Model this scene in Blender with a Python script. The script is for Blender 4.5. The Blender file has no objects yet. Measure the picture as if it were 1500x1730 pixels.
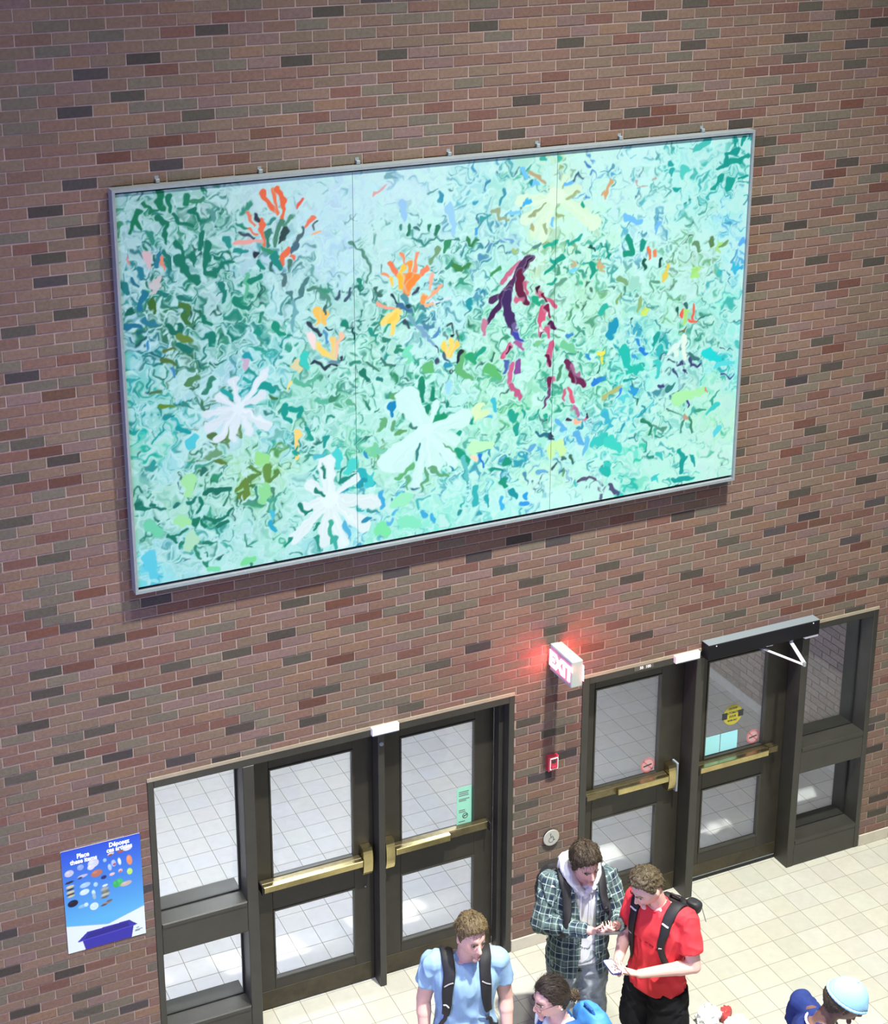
import bpy, bmesh, math, random
import numpy as np
from mathutils import Vector, Matrix
from mathutils.bvhtree import BVHTree

SC = bpy.context.scene
COL = SC.collection
PI = math.pi

# ------------------------------------------------------------------ camera
PITCH, YAW, ROLL = 0.29345, 0.39207, -0.01579
fw = Vector((math.sin(YAW)*math.cos(PITCH), math.cos(YAW)*math.cos(PITCH), -math.sin(PITCH)))
rt = Vector((math.cos(YAW), -math.sin(YAW), 0)); up = rt.cross(fw)
rr = rt*math.cos(ROLL) + up*math.sin(ROLL); uu = up*math.cos(ROLL) - rt*math.sin(ROLL)
cd = bpy.data.cameras.new('camera'); cam = bpy.data.objects.new('camera', cd); COL.objects.link(cam)
M = Matrix((rr, uu, -fw)).transposed().to_4x4(); M.translation = Vector((-2.0518, -8.5765, 7.7485)); cam.matrix_world = M
cd.sensor_fit = 'HORIZONTAL'; cd.sensor_width = 36.0; cd.lens = 36*2641.12/1500
cd.shift_x = 157.32/1500; cd.shift_y = -303.695/1500      # the photograph is cropped off-centre from a larger frame
cd.clip_end = 200
SC.camera = cam

# ------------------------------------------------------------------ world, lamps, exposure
w = bpy.data.worlds.new('hall_ambient'); SC.world = w; w.use_nodes = True
w.node_tree.nodes['Background'].inputs[0].default_value = (0.78, 0.80, 0.92, 1)
w.node_tree.nodes['Background'].inputs[1].default_value = 0.11
SC.view_settings.view_transform = 'Standard'; SC.view_settings.look = 'None'
SC.view_settings.gamma = 1.0; SC.view_settings.use_curve_mapping = False
SC.view_settings.exposure = 0.25

def aim(o, tgt):
    o.rotation_euler = (Vector(tgt) - o.location).to_track_quat('-Z', 'Y').to_euler()
def spot(name, loc, tgt, power, col, size, blend, rad):
    l = bpy.data.lights.new(name, 'SPOT'); l.energy = power; l.color = col; l.spot_size = math.radians(size); l.spot_blend = blend; l.shadow_soft_size = rad
    o = bpy.data.objects.new(name, l); COL.objects.link(o); o.location = loc; aim(o, tgt); return o
def area(name, loc, tgt, power, col, sx, sy):
    l = bpy.data.lights.new(name, 'AREA'); l.energy = power; l.color = col; l.shape = 'RECTANGLE'; l.size = sx; l.size_y = sy
    o = bpy.data.objects.new(name, l); COL.objects.link(o); o.location = loc; aim(o, tgt); return o
spot('ceiling_lamp_key', (3.3, -5.0, 14.4), (3.4, -3.5, 0), 15500, (1.0, 0.98, 0.91), 69, 1.0, 0.22)
spot('ceiling_lamp_side', (0.6, -5.0, 14.4), (0.2, -3.5, 0), 3800, (1.0, 0.98, 0.91), 69, 1.0, 0.3)
area('ceiling_lamp_far', (4.0, -10.0, 13.0), (3.0, 0.0, 3.0), 220, (0.93, 0.97, 1.0), 6, 3)  # broad soft fill added to brighten the wall, not a known fixture
area('video_screen_glow', (-6.5, -6.0, 4.5), (1.2, -0.8, 2.4), 560, (0.46, 0.45, 1.0), 4.0, 2.4)

# ------------------------------------------------------------------ helpers
def lin(r, g=None, b=None):
    if g is None: r, g, b = r
    f = lambda c: (c/255)/12.92 if c/255 <= 0.04045 else ((c/255+0.055)/1.055)**2.4
    return (f(r), f(g), f(b))
def mat(name, col=None, rough=0.6, metal=0.0, var=0.0, nscale=20.0, bump=0.0, bscale=120.0, attr=None, objcol=False, spec=0.5, emit=None, estr=0, mul=1.0, sheen=0):
    m = bpy.data.materials.new(name); m.use_nodes = True
    nt = m.node_tree; N = nt.nodes; L = nt.links; b = N['Principled BSDF']
    b.inputs['Roughness'].default_value = rough; b.inputs['Metallic'].default_value = metal; b.inputs['Specular IOR Level'].default_value = spec
    if sheen: b.inputs['Sheen Weight'].default_value = sheen
    src = None
    if attr: n = N.new('ShaderNodeAttribute'); n.attribute_name = attr; src = n.outputs['Color']
    elif objcol: n = N.new('ShaderNodeObjectInfo'); src = n.outputs['Color']
    else: n = N.new('ShaderNodeRGB'); n.outputs[0].default_value = (*col, 1); src = n.outputs[0]
    geo = N.new('ShaderNodeNewGeometry')
    if var:
        no = N.new('ShaderNodeTexNoise'); no.inputs['Scale'].default_value = nscale; no.inputs['Detail'].default_value = 6; no.inputs['Roughness'].default_value = 0.65
        L.new(geo.outputs['Position'], no.inputs['Vector'])
        mr = N.new('ShaderNodeMapRange'); mr.inputs[1].default_value = 0.25; mr.inputs[2].default_value = 0.75; mr.inputs[3].default_value = 1-var; mr.inputs[4].default_value = 1+var
        L.new(no.outputs[0], mr.inputs[0])
        mx = N.new('ShaderNodeVectorMath'); mx.operation = 'SCALE'; L.new(src, mx.inputs[0]); L.new(mr.outputs[0], mx.inputs['Scale']); src = mx.outputs[0]
    L.new(src, b.inputs['Base Color'])
    if bump:
        nb = N.new('ShaderNodeTexNoise'); nb.inputs['Scale'].default_value = bscale; nb.inputs['Detail'].default_value = 5
        L.new(geo.outputs['Position'], nb.inputs['Vector'])
        bp = N.new('ShaderNodeBump'); bp.inputs['Strength'].default_value = bump; bp.inputs['Distance'].default_value = 0.01
        L.new(nb.outputs[0], bp.inputs['Height']); L.new(bp.outputs[0], b.inputs['Normal'])
    if emit: b.inputs['Emission Color'].default_value = (*emit, 1); b.inputs['Emission Strength'].default_value = estr
    return m
def glass_mat(name):
    m = bpy.data.materials.new(name); m.use_nodes = True; nt = m.node_tree; N = nt.nodes; L = nt.links
    N.remove(N['Principled BSDF']); out = N['Material Output']
    tr = N.new('ShaderNodeBsdfTransparent'); tr.inputs[0].default_value = (0.95, 0.97, 0.965, 1)
    gl = N.new('ShaderNodeBsdfGlossy'); gl.inputs['Roughness'].default_value = 0.02
    fr = N.new('ShaderNodeFresnel'); g_ = N.new('ShaderNodeNewGeometry'); mm = N.new('ShaderNodeMath'); mm.operation = 'MULTIPLY_ADD'; mm.inputs[1].default_value = 1/1.5-1.5; mm.inputs[2].default_value = 1.5; L.new(g_.outputs['Backfacing'], mm.inputs[0]); L.new(mm.outputs[0], fr.inputs[0])
    mx = N.new('ShaderNodeMixShader'); L.new(fr.outputs[0], mx.inputs[0]); L.new(tr.outputs[0], mx.inputs[1]); L.new(gl.outputs[0], mx.inputs[2]); L.new(mx.outputs[0], out.inputs[0])
    return m

def link(name, me, m=None, parent=None, loc=None, rotz=0):
    o = bpy.data.objects.new(name, me); COL.objects.link(o)
    if m is not None and me is not None and not me.materials: me.materials.append(m)
    if parent is not None: o.parent = parent
    if loc is not None: o.location = loc
    if rotz: o.rotation_euler = (0, 0, rotz)
    return o
def tag(o, label=None, cat=None, group=None, kind=None):
    for k, v in (('label', label), ('category', cat), ('group', group), ('kind', kind)):
        if v: o[k] = v
    return o
def empty(name, loc=(0, 0, 0), rotz=0, **kw):
    o = bpy.data.objects.new(name, None); COL.objects.link(o); o.location = loc; o.rotation_euler = (0, 0, rotz); o.empty_display_size = 0.1
    return tag(o, **kw)
class MB:
    """collects simple closed shapes, links them as one mesh object"""
    def __init__(s): s.v = []; s.f = []
    def add(s, v, f):
        n = len(s.v); s.v += [tuple(p) for p in v]; s.f += [tuple(i+n for i in q) for q in f]; return s
    def box(s, x0, x1, y0, y1, z0, z1, ch=0.0):
        """box; ch chamfers the four edges of the -Y face"""
        if ch <= 0:
            v = [(x, y, z) for y in (y0, y1) for z in (z0, z1) for x in (x0, x1)]
            return s.add(v, [(0, 1, 3, 2), (5, 4, 6, 7), (4, 5, 1, 0), (2, 3, 7, 6), (4, 0, 2, 6), (1, 5, 7, 3)])
        R = lambda y, c: [(x0+c, y, z0+c), (x1-c, y, z0+c), (x1-c, y, z1-c), (x0+c, y, z1-c)]
        v = R(y0, ch) + R(y0+ch, 0) + R(y1, 0)
        f = [(0, 1, 2, 3), (11, 10, 9, 8)]
        for a in (0, 4):
            for i in range(4): j = (i+1) % 4; f.append((a+i, a+4+i, a+4+j, a+j))
        return s.add(v, f)
    def cyl(s, p0, p1, r0, r1=None, n=16):
        r1 = r0 if r1 is None else r1
        p0, p1 = Vector(p0), Vector(p1); d = (p1-p0).normalized(); a = d.orthogonal().normalized(); b = d.cross(a)
        v = []
        for p, r in ((p0, r0), (p1, r1)): v += [p + (a*math.cos(t)+b*math.sin(t))*r for t in [2*PI*i/n for i in range(n)]]
        f = [(i, (i+1) % n, n+(i+1) % n, n+i) for i in range(n)] + [tuple(range(n-1, -1, -1)), tuple(range(n, 2*n))]
        return s.add(v, f)
    def mesh(s, name):
        me = bpy.data.meshes.new(name); me.from_pydata(s.v, [], s.f); me.update(); return me
    def build(s, name, m, parent=None, **kw): return link(name, s.mesh(name), m, parent, **kw)
def text(name, body, size, m, loc, rot=(PI/2, 0, 0), parent=None, ext=0.0008, align='CENTER', sx=1.0, bold=0.0):
    c = bpy.data.curves.new(name, 'FONT'); c.body = body; c.size = size; c.extrude = ext; c.align_x = align; c.align_y = 'CENTER'; c.offset = bold; c.resolution_u = 4
    t = bpy.data.objects.new(name, c); COL.objects.link(t); bpy.context.view_layer.update()
    me = bpy.data.meshes.new_from_object(t.evaluated_get(bpy.context.evaluated_depsgraph_get())); bpy.data.objects.remove(t); bpy.data.curves.remove(c)
    me.name = name; me.materials.clear()
    o = link(name, me, m, parent); o.location = loc; o.rotation_euler = rot; o.scale = (sx, 1, 1)
    return o
rng = random.Random(7); NR = np.random.RandomState(11)
# pixel position (1500 x 1730 frame) and depth of a point, only to rank which bricks and tiles show largest
RN = np.array([rr, uu, fw]); CN = np.array(cam.matrix_world.translation)
def to_px(P):
    q = (np.asarray(P) - CN) @ RN.T
    return np.stack([750-157.32 + 2641.12*q[..., 0]/q[..., 2], 865-303.695 - 2641.12*q[..., 1]/q[..., 2]], -1), q[..., 2]

# ------------------------------------------------------------------ materials
BR_I = mat('fired_brick', objcol=True, rough=0.85, var=0.22, nscale=45, bump=0.25, bscale=160, spec=0.25)
BR_S = mat('fired_brick_field', attr='Col', rough=0.85, var=0.22, nscale=45, bump=0.25, bscale=160, spec=0.25)
MORTAR = mat('mortar', lin(150, 133, 124), 0.9, var=0.2, nscale=8, bump=0.3, spec=0.2)
TILE_I = mat('floor_tile_glaze', objcol=True, rough=0.42, var=0.07, nscale=14, spec=0.35)
TILE_S = mat('floor_tile_glaze_field', attr='Col', rough=0.42, var=0.07, nscale=14, spec=0.35)
GROUT = mat('grout', lin(128, 124, 108), 0.9, var=0.1)
BRONZE = mat('bronze_anodised_metal', (0.028, 0.0275, 0.022), 0.42, 0.0, var=0.25, nscale=6, bump=0.05, spec=0.6)
BRONZE_D = mat('dark_bronze_door', (0.021, 0.019, 0.0135), 0.45, 0.0, var=0.3, nscale=7, bump=0.05, spec=0.5)
KICK = mat('worn_bronze_kick_plate', (0.050, 0.042, 0.025), 0.38, 0.4, var=0.55, nscale=5)
BRASS = mat('worn_brass', (0.52, 0.44, 0.22), 0.27, 1.0, var=0.25, nscale=10)
BRASS_D = mat('tarnished_brass', (0.16, 0.135, 0.075), 0.35, 0.8, var=0.3, nscale=14)
BLACK = mat('black_rubber', (0.008, 0.008, 0.009), 0.6)
GLASS = glass_mat('clear_glass')
LINTEL = mat('painted_lintel_strip', lin(150, 140, 120), 0.7, var=0.15, nscale=10)
ALU = mat('brushed_aluminium', (0.23, 0.27, 0.285), 0.5, 0.1, var=0.1, nscale=30)
WHITE = mat('white_plastic', (0.86, 0.88, 0.88), 0.4)
RED = mat('red_plastic', (0.42, 0.03, 0.05), 0.35)
ADA = mat('satin_button_steel', (0.42, 0.42, 0.37), 0.45, 0.2)
INK = mat('dark_print', (0.02, 0.025, 0.03), 0.6)
INK_G = mat('grey_print', (0.14, 0.18, 0.18), 0.6)
OPBLACK = mat('operator_black_cover', (0.007, 0.007, 0.009), 0.6, spec=0.2)
OPTOP = mat('operator_grey_top', (0.20, 0.24, 0.26), 0.4, 0.1)
CREAM = mat('cream_sign_housing', (0.36, 0.43, 0.37), 0.45)

# ------------------------------------------------------------------ brick wall
RH, BL, PH = 0.06773, 0.2032, 0.3146
OPEN = [(0.035, 2.692, 0.0, 2.133), (3.240, 5.885, 0.0, 2.133)]
WX0, WX1, WZ1 = -2.4, 7.6, 8.0
w_ = MB()
for x0, x1, z0, z1 in [(WX0, OPEN[0][0], 0, 2.133), (OPEN[0][1], OPEN[1][0], 0, 2.133), (OPEN[1][1], WX1, 0, 2.133), (WX0, WX1, 2.133, WZ1)]:
    w_.box(x0, x1, 0.0035, 0.30, z0, z1)
wall = tag(w_.build('wall_back', MORTAR), kind='structure', label='brown brick wall with scattered dark bricks behind the painting and doors')
DARK = {2:(29,),4:(29,),5:(-2,),6:(-3,),7:(12,),8:(-5,-3,14),11:(-4,28),13:(-6,),14:(28,),15:(28,),16:(13,),17:(-6,),18:(-1,),19:(13,),21:(14,),23:(-5,),24:(14,),26:(13,),28:(-3,15),30:(-2,2,27),31:(0,3,8),32:(5,),33:(-5,-2,2,17,21,28),34:(-3,23,27),35:(5,9,25),36:(-2,11,14),37:(23,28),38:(-4,22),39:(-2,1,4,19,26),40:(10,14,17),41:(-4,0,2),42:(4,13,16,21,23),43:(-4,9,24,27),44:(12,20),45:(-2,4,6,21),46:(8,11,14,19,24,27),47:(-3,12),48:(0,28),49:(-4,),51:(26,),52:(21,28),53:(24,),54:(-3,28),56:(27,),57:(22,),58:(-4,),59:(23,),60:(21,25),62:(-4,23),63:(-3,24),65:(-4,),66:(22,),69:(24,),70:(21,),71:(-4,21,26),72:(24,),75:(-4,),76:(-2,23,26),77:(21,),79:(-3,21),80:(24,),81:(-3,26),82:(25,),83:(-2,21),85:(-3,21),87:(-2,10,20),88:(1,12),89:(16,),90:(15,23),91:(12,17),92:(2,25),93:(-2,22),94:(0,25),95:(18,22),96:(-1,5,8,14,26),97:(0,24),98:(11,17,23),99:(2,18),100:(6,),101:(7,)}
REDD = {32:(24,25,26,27),34:(5,),35:(7,),38:(6,24,27),42:(-1,7,24,25),43:(-3,),44:(6,),45:(-1,23),46:(5,),47:(-4,),50:(-2,),51:(23,),54:(24,),61:(-3,),62:(25,),64:(-3,),66:(-4,),69:(-3,25),73:(22,),79:(26,),81:(24,),88:(3,16,17,18,25),89:(-1,17),90:(1,4)}
isd = {(r, k) for r, ks in DARK.items() for k in ks}; isr = {(r, k) for r, ks in REDD.items() for k in ks}
PAL = [((120, 95, 83), 30), ((122, 101, 87), 26), ((117, 101, 86), 20), ((109, 101, 87), 12), ((104, 98, 86), 5), ((112, 82, 72), 8), ((125, 101, 83), 6), ((121, 100, 94), 8)]
pals = [np.array(lin(*c)) for c, n in PAL for _ in range(n)]
BK = 0.86
def brick_col(r, k):
    if (r, k) in isd: c = np.array(lin(*rng.choice([(72, 66, 60), (76, 72, 64), (70, 65, 64), (80, 76, 66)]))) * rng.uniform(0.85, 1.2)
    elif (r, k) in isr: c = np.array(lin(*rng.choice([(104, 70, 58), (98, 68, 58), (102, 76, 62)]))) * rng.uniform(0.9, 1.1)
    else: c = pals[rng.randrange(len(pals))] * rng.uniform(0.91, 1.10)
    return c * BK
bricks = []
for r in range(0, int((WZ1-0.1)/RH)):
    z0 = 0.1 + r*RH + 0.0045; z1 = 0.1 + (r+1)*RH - 0.0045
    k0 = int((WX0/BL) - PH - 1); k1 = int(WX1/BL)
    for k in range(k0, k1+1):
        xa = (k + PH + 0.5*(r % 2))*BL + 0.0045; xb = xa + BL - 0.009
        xa, xb = max(xa, WX0), min(xb, WX1)
        if z0 < 2.12:
            for o in OPEN:
                if xa < o[0] < xb and xa < o[0]: xb = min(xb, o[0]) if (o[0]-xa) > (xb-o[0]) or xb <= o[1] else xb
                if xa >= o[0] and xb <= o[1]: xa = xb
                if xa < o[1] < xb and xa > o[0]: xa = o[1]
            if xb - xa < 0.012: continue
            if any(xa > o[0]-1e-6 and xb < o[1]+1e-6 for o in OPEN): continue
        if xb - xa < 0.012: continue
        bricks.append((xa, xb, z0, z1, r, k))
ctr = np.array([((b[0]+b[1])/2, 0, (b[2]+b[3])/2) for b in bricks])
px, dp = to_px(ctr)
inside = (px[:, 0] > 5) & (px[:, 0] < 1495) & (px[:, 1] > 5) & (px[:, 1] < 1725)
hid = (ctr[:, 0] > -0.1) & (ctr[:, 0] < 4.42) & (ctr[:, 2] > 3.48) & (ctr[:, 2] < 6.05)
wid = np.array([(b[1]-b[0]) for b in bricks])
ex = np.linalg.norm(to_px(ctr+[0.1, 0, 0])[0]-px, axis=1); ez = np.linalg.norm(to_px(ctr+[0, 0, 0.1])[0]-px, axis=1)
score = np.where(inside & ~hid, ex*ez*wid, 0)
top300 = set(np.argsort(-score)[:300].tolist())
def brick_geo(xa, xb, z0, z1, dx=0, dz=0):
    j = lambda: rng.uniform(-0.0012, 0.0012)
    yf = rng.uniform(-0.0022, 0.0006)
    c = 0.002
    v = [(xa+c+j(), yf, z0+c+j()), (xb-c+j(), yf, z0+c+j()), (xb-c+j(), yf, z1-c+j()), (xa+c+j(), yf, z1-c+j()),
         (xa+j(), yf+c, z0+j()), (xb+j(), yf+c, z0+j()), (xb+j(), yf+c, z1+j()), (xa+j(), yf+c, z1+j()),
         (xa, 0.012, z0), (xb, 0.012, z0), (xb, 0.012, z1), (xa, 0.012, z1)]
    f = [(0, 1, 2, 3), (11, 10, 9, 8)]
    for a in (0, 4):
        for i in range(4): q = (i+1) % 4; f.append((a+i, a+4+i, a+4+q, a+q))
    return v, f
hb, hz = (BL-0.009)/2, (RH-0.009)/2
variants = []
for i in range(6):
    m_ = MB(); m_.add(*brick_geo(-hb, hb, -hz, hz)); me = m_.mesh('brick'); me.materials.append(BR_I); variants.append(me)
fld = MB(); fcol = []
for i, (xa, xb, z0, z1, r, k) in enumerate(bricks):
    c = brick_col(r, k)
    if i in top300 and xb-xa > BL*0.9:
        o = link('brick', variants[rng.randrange(6)], None, wall, loc=((xa+xb)/2, 0, (z0+z1)/2)); o.color = (*c, 1)
    else:
        v, f = brick_geo(xa, xb, z0, z1); fld.add(v, f); fcol += [c]*len(v)
def col_attr(me, cols, name='Col'):
    a = me.color_attributes.new(name, 'FLOAT_COLOR', 'POINT'); c = np.ones((len(me.vertices), 4), np.float32); c[:, :3] = cols; a.data.foreach_set('color', c.ravel())
me = fld.mesh('brick_field'); col_attr(me, np.array(fcol)); tag(link('brick_field', me, BR_S, wall), kind='stuff')

# ------------------------------------------------------------------ floors
T = 0.2032
def tile_floor(name, x0, x1, y0, y1, ox, oy, base, label, spread=0.05, n_ind=300, cut=None):
    fl = tag(MB().box(x0, x1, y0, y1, -0.05, -0.0016).build(name, GROUT), kind='structure', label=label)
    tl = []
    for i in range(math.floor((x0-ox)/T), math.ceil((x1-ox)/T)):
        for j in range(math.floor((y0-oy)/T), math.ceil((y1-oy)/T)):
            a, b, c, d = ox+i*T+0.0022, ox+(i+1)*T-0.0022, oy+j*T+0.0022, oy+(j+1)*T-0.0022
            a, b, c, d = max(a, x0), min(b, x1), max(c, y0), min(d, y1)
            if b-a > 0.01 and d-c > 0.01: tl.append((a, b, c, d))
    ce = np.array([((t[0]+t[1])/2, (t[2]+t[3])/2, 0) for t in tl]); p, d_ = to_px(ce)
    ins = (p[:, 0] > -10) & (p[:, 0] < 1510) & (p[:, 1] > 0) & (p[:, 1] < 1740)
    full = np.array([(t[1]-t[0] > 0.19 and t[3]-t[2] > 0.19) for t in tl])
    s = np.where(ins & full, 1/d_**2, 0) if cut is None else np.where(ins & full & cut(ce), 1/d_**2, 0)
    ind = set(i for i in np.argsort(-s)[:n_ind].tolist() if s[i] > 0)
    h = T/2-0.0022
    def geo(a, b, c, d, z=0.0):
        e = 0.0012
        v = [(a+e, c+e, z), (b-e, c+e, z), (b-e, d-e, z), (a+e, d-e, z), (a, c, z-e), (b, c, z-e), (b, d, z-e), (a, d, z-e), (a, c, -0.008), (b, c, -0.008), (b, d, -0.008), (a, d, -0.008)]
        f = [(0, 1, 2, 3), (11, 10, 9, 8)]
        for k in (0, 4):
            for q in range(4): n = (q+1) % 4; f.append((k+q, k+4+q, k+4+n, k+n))
        return v, f
    tm = MB(); tm.add(*geo(-h, h, -h, h)); tme = tm.mesh('tile'); tme.materials.append(TILE_I)
    rest = MB(); rc = []
    for i, t in enumerate(tl):
        c = np.array(base)*rng.uniform(1-spread, 1+spread)*np.array([rng.uniform(0.985, 1.015), 1, rng.uniform(0.97, 1.03)])
        if i in ind:
            o = link('tile', tme, None, fl, loc=((t[0]+t[1])/2, (t[2]+t[3])/2, 0)); o.color = (*c, 1)
        else:
            v, f = geo(*t); rest.add(v, f); rc += [c]*len(v)
    me = rest.mesh('tile_field'); col_attr(me, np.array(rc)); tag(link('tile_field', me, TILE_S, fl), kind='stuff')
    return fl
tile_floor('floor', -3.2, 7.6, -9.0, 0.30, 5.1424, -0.27346, lin(170, 170, 158), 'pale cream square tiled hall floor', cut=lambda c: (c[:, 1] < 0) & (c[:, 0] > 0.5))
tile_floor('floor', -2.2, 6.42, 0.302, 4.2, 2.27, 2.282, lin(205, 205, 206), 'pale grey tiled floor of the entrance lobby behind the glass', 0.03)

# baseboard: one tile course along the wall
BASE = mat('base_tile', objcol=True, rough=0.5, var=0.1, nscale=12)
bb = tag(MB().box(WX0, 0.034, -0.002, 0.003, 0, 0.097).box(2.693, 3.239, -0.002, 0.003, 0, 0.097).box(5.886, WX1, -0.002, 0.003, 0, 0.097).build('baseboard_back', GROUT), kind='structure', label='cream tile baseboard under the brick wall')
for x0, x1 in [(WX0, 0.034), (2.693, 3.239), (5.886, WX1)]:
    x = x0 + 0.002
    while x < x1 - 0.02:
        e = min(x + 0.3, x1-0.001)
        o = MB().box(x, e-0.003, -0.010, 0.0, 0.001, 0.098, 0.002).build('tile', BASE, bb); o.color = (*lin(186, 180, 164), 1); x = e

# ------------------------------------------------------------------ entrance lobby behind the doors
LOBW = mat('lobby_plaster', lin(176, 174, 172), 0.8, var=0.05)
sw = tag(MB().box(6.424, 6.6, 0.30, 4.2, 0, 2.75).build('wall_lobby_right', MORTAR), kind='structure', label='brick side wall of the lobby seen through the right-hand glass')
lb = MB(); lc = []
for r in range(0, 39):
    y = 0.305 - (0.5*(r % 2))*BL
    while y < 4.2:
        a, b = max(y, 0.305), min(y+BL-0.009, 4.19)
        if b-a > 0.02:
            n0 = len(lb.v); lb.box(6.418, 6.43, a, b, 0.1+r*RH+0.0045, 0.1+(r+1)*RH-0.0045); lc += [(pals[rng.randrange(len(pals))]*0.5+np.array(lin(150, 142, 146))*0.8)*rng.uniform(0.9, 1.15)]*(len(lb.v)-n0)
        y += BL
me = lb.mesh('brick_field'); col_attr(me, np.array(lc)); tag(link('brick_field', me, BR_S, sw), kind='stuff')
bl = tag(MB().box(6.408, 6.4235, 0.31, 4.2, 0, 0.1).build('baseboard_lobby', BASE), kind='structure'); bl.color = (*lin(196, 196, 198), 1)
tag(MB().box(-2.2, 6.6, 4.2, 4.3, 0, 2.75).build('wall_lobby_far', LOBW), kind='structure')
tag(MB().box(-2.3, -2.2, 0.30, 4.3, 0, 2.75).build('wall_lobby_left', LOBW), kind='structure')
tag(MB().box(-2.3, 6.6, 0.302, 4.3, 2.75, 2.85).build('ceiling_lobby', LOBW), kind='structure')
LOBBY_FILL = mat('lobby_lamp_diffuser', (0.9, 0.9, 0.9), 0.5, emit=(0.90, 0.92, 1.0), estr=24)
for i, (x, y, s) in enumerate([(-0.6, 1.6, 1.2), (1.4, 1.6, 1.2), (3.4, 2.2, 0.6)]):  # unseen glowing panels added to light the lobby behind the glass
    t = empty('ceiling_light', (x, y, 2.75), label=['leftmost flat lobby ceiling light behind the left doors', 'flat lobby ceiling light above the middle of the lobby', 'small flat lobby ceiling light nearest the right doors'][i], cat='light', group='lobby ceiling lights')
    MB().box(-s/2-0.04, s/2+0.04, -0.34, 0.34, -0.03, -0.001).build('housing', WHITE, t)
    MB().box(-s/2, s/2, -0.30, 0.30, -0.045, -0.0305).build('diffuser', LOBBY_FILL, t)
# ------------------------------------------------------------------ door frames (trim), sidelights (window), leaves (door)
def frame(name, label, x0, jl, x1, jr, mull, side, zt=2.133, zh=2.08):
    """jl/jr: inner faces of the jambs; mull: list of (xa, xb, y0, y1); side = (xa, xb) sidelight bay"""
    t = empty(name, (0, 0, 0), kind='structure', label=label)
    yf, yb = -0.006, 0.29
    MB().box(x0, jl, yf, yb, 0, zt, 0.003).build('jamb', BRONZE, t)
    MB().box(jr, x1, yf, yb, 0, zt, 0.003).build('jamb', BRONZE, t)
    MB().box(jl, jr, yf, yb, zh, zt, 0.003).build('header', BRONZE, t)
    for m in mull: MB().box(m[0], m[1], m[2], m[3], 0, zh, 0.004).build('mullion', BRONZE, t)
    MB().box(x0, x1, -0.0075, 0.003, zt, zt+0.024).build('lintel_strip', LINTEL, t)
    return t
t1 = frame('trim_1', 'dark bronze frame of the left entrance, sidelight at its left', 0.036, 0.079, 2.691, 2.649, [(0.676, 0.755, -0.006, 0.19), (1.665, 1.713, 0.040, 0.19)], None)
t2 = frame('trim_2', 'dark bronze frame of the right entrance, sidelight at its right', 3.241, 3.297, 5.884, 5.840, [(4.214, 4.282, -0.004, 0.19), (5.174, 5.237, -0.006, 0.19)], None)
MB().box(2.609, 2.648, 0.070, 0.142, 0, 2.078).build('door_stop', BRONZE, t1)
MB().box(0.80, 1.664, 0.060, 0.142, 2.045, 2.079).build('door_stop', BRONZE_D, t1); MB().box(1.714, 2.608, 0.060, 0.142, 2.045, 2.079).build('door_stop', BRONZE_D, t1)
MB().box(3.299, 4.212, 0.060, 0.142, 2.045, 2.079).build('door_stop', BRONZE_D, t2)
MB().box(4.284, 5.172, 0.060, 0.142, 2.045, 2.079).build('door_stop', BRONZE_D, t2)
o = MB().cyl((1.689, 0.039, 1.975), (1.689, 0.030, 1.975), 0.017, 0.012, 20).build('strike_stud', ALU, t1)
def sidelight(name, label, xa, xb, r0, r1, b0, zt=2.079):
    """rail r0..r1, bottom rail top b0"""
    t = empty(name, (0, 0, 0), kind='structure', label=label)
    yf, yb = -0.003, 0.28
    MB().box(xa, xb, yf, yb, 0.0, b0, 0.003).build('bottom_rail', BRONZE, t)
    MB().box(xa, xb, yf, yb, r0, r1, 0.003).build('middle_rail', BRONZE, t)
    MB().box(xa+0.004, xb-0.004, -0.010, -0.0035, r1-0.030, r1-0.002, 0.002).build('sill_bead', BRONZE, t)
    MB().box(xa+0.004, xb-0.004, -0.010, -0.0035, b0-0.030, b0-0.002, 0.002).build('sill_bead', BRONZE, t)
    for z0, z1 in ((b0, r0), (r1, zt)):
        MB().box(xa+0.001, xb-0.001, 0.145, 0.151, z0+0.001, z1-0.001).build('pane', GLASS, t)
        m = MB()
        m.box(xa+0.0005, xa+0.010, 0.134, 0.1445, z0+0.0005, z1-0.0005).box(xb-0.010, xb-0.0005, 0.134, 0.1445, z0+0.0005, z1-0.0005).box(xa+0.010, xb-0.010, 0.134, 0.1445, z0+0.0005, z0+0.010).box(xa+0.010, xb-0.010, 0.134, 0.1445, z1-0.010, z1-0.0005)
        m.build('glazing_bead', BLACK, t)
    return t
sidelight('window_1', 'two-pane sidelight window at the left of the left entrance', 0.0795, 0.6755, 0.812, 1.050, 0.210)
sidelight('window_2', 'two-pane sidelight window at the right of the right entrance', 5.2375, 5.8395, 0.838, 1.068, 0.232)

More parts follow.
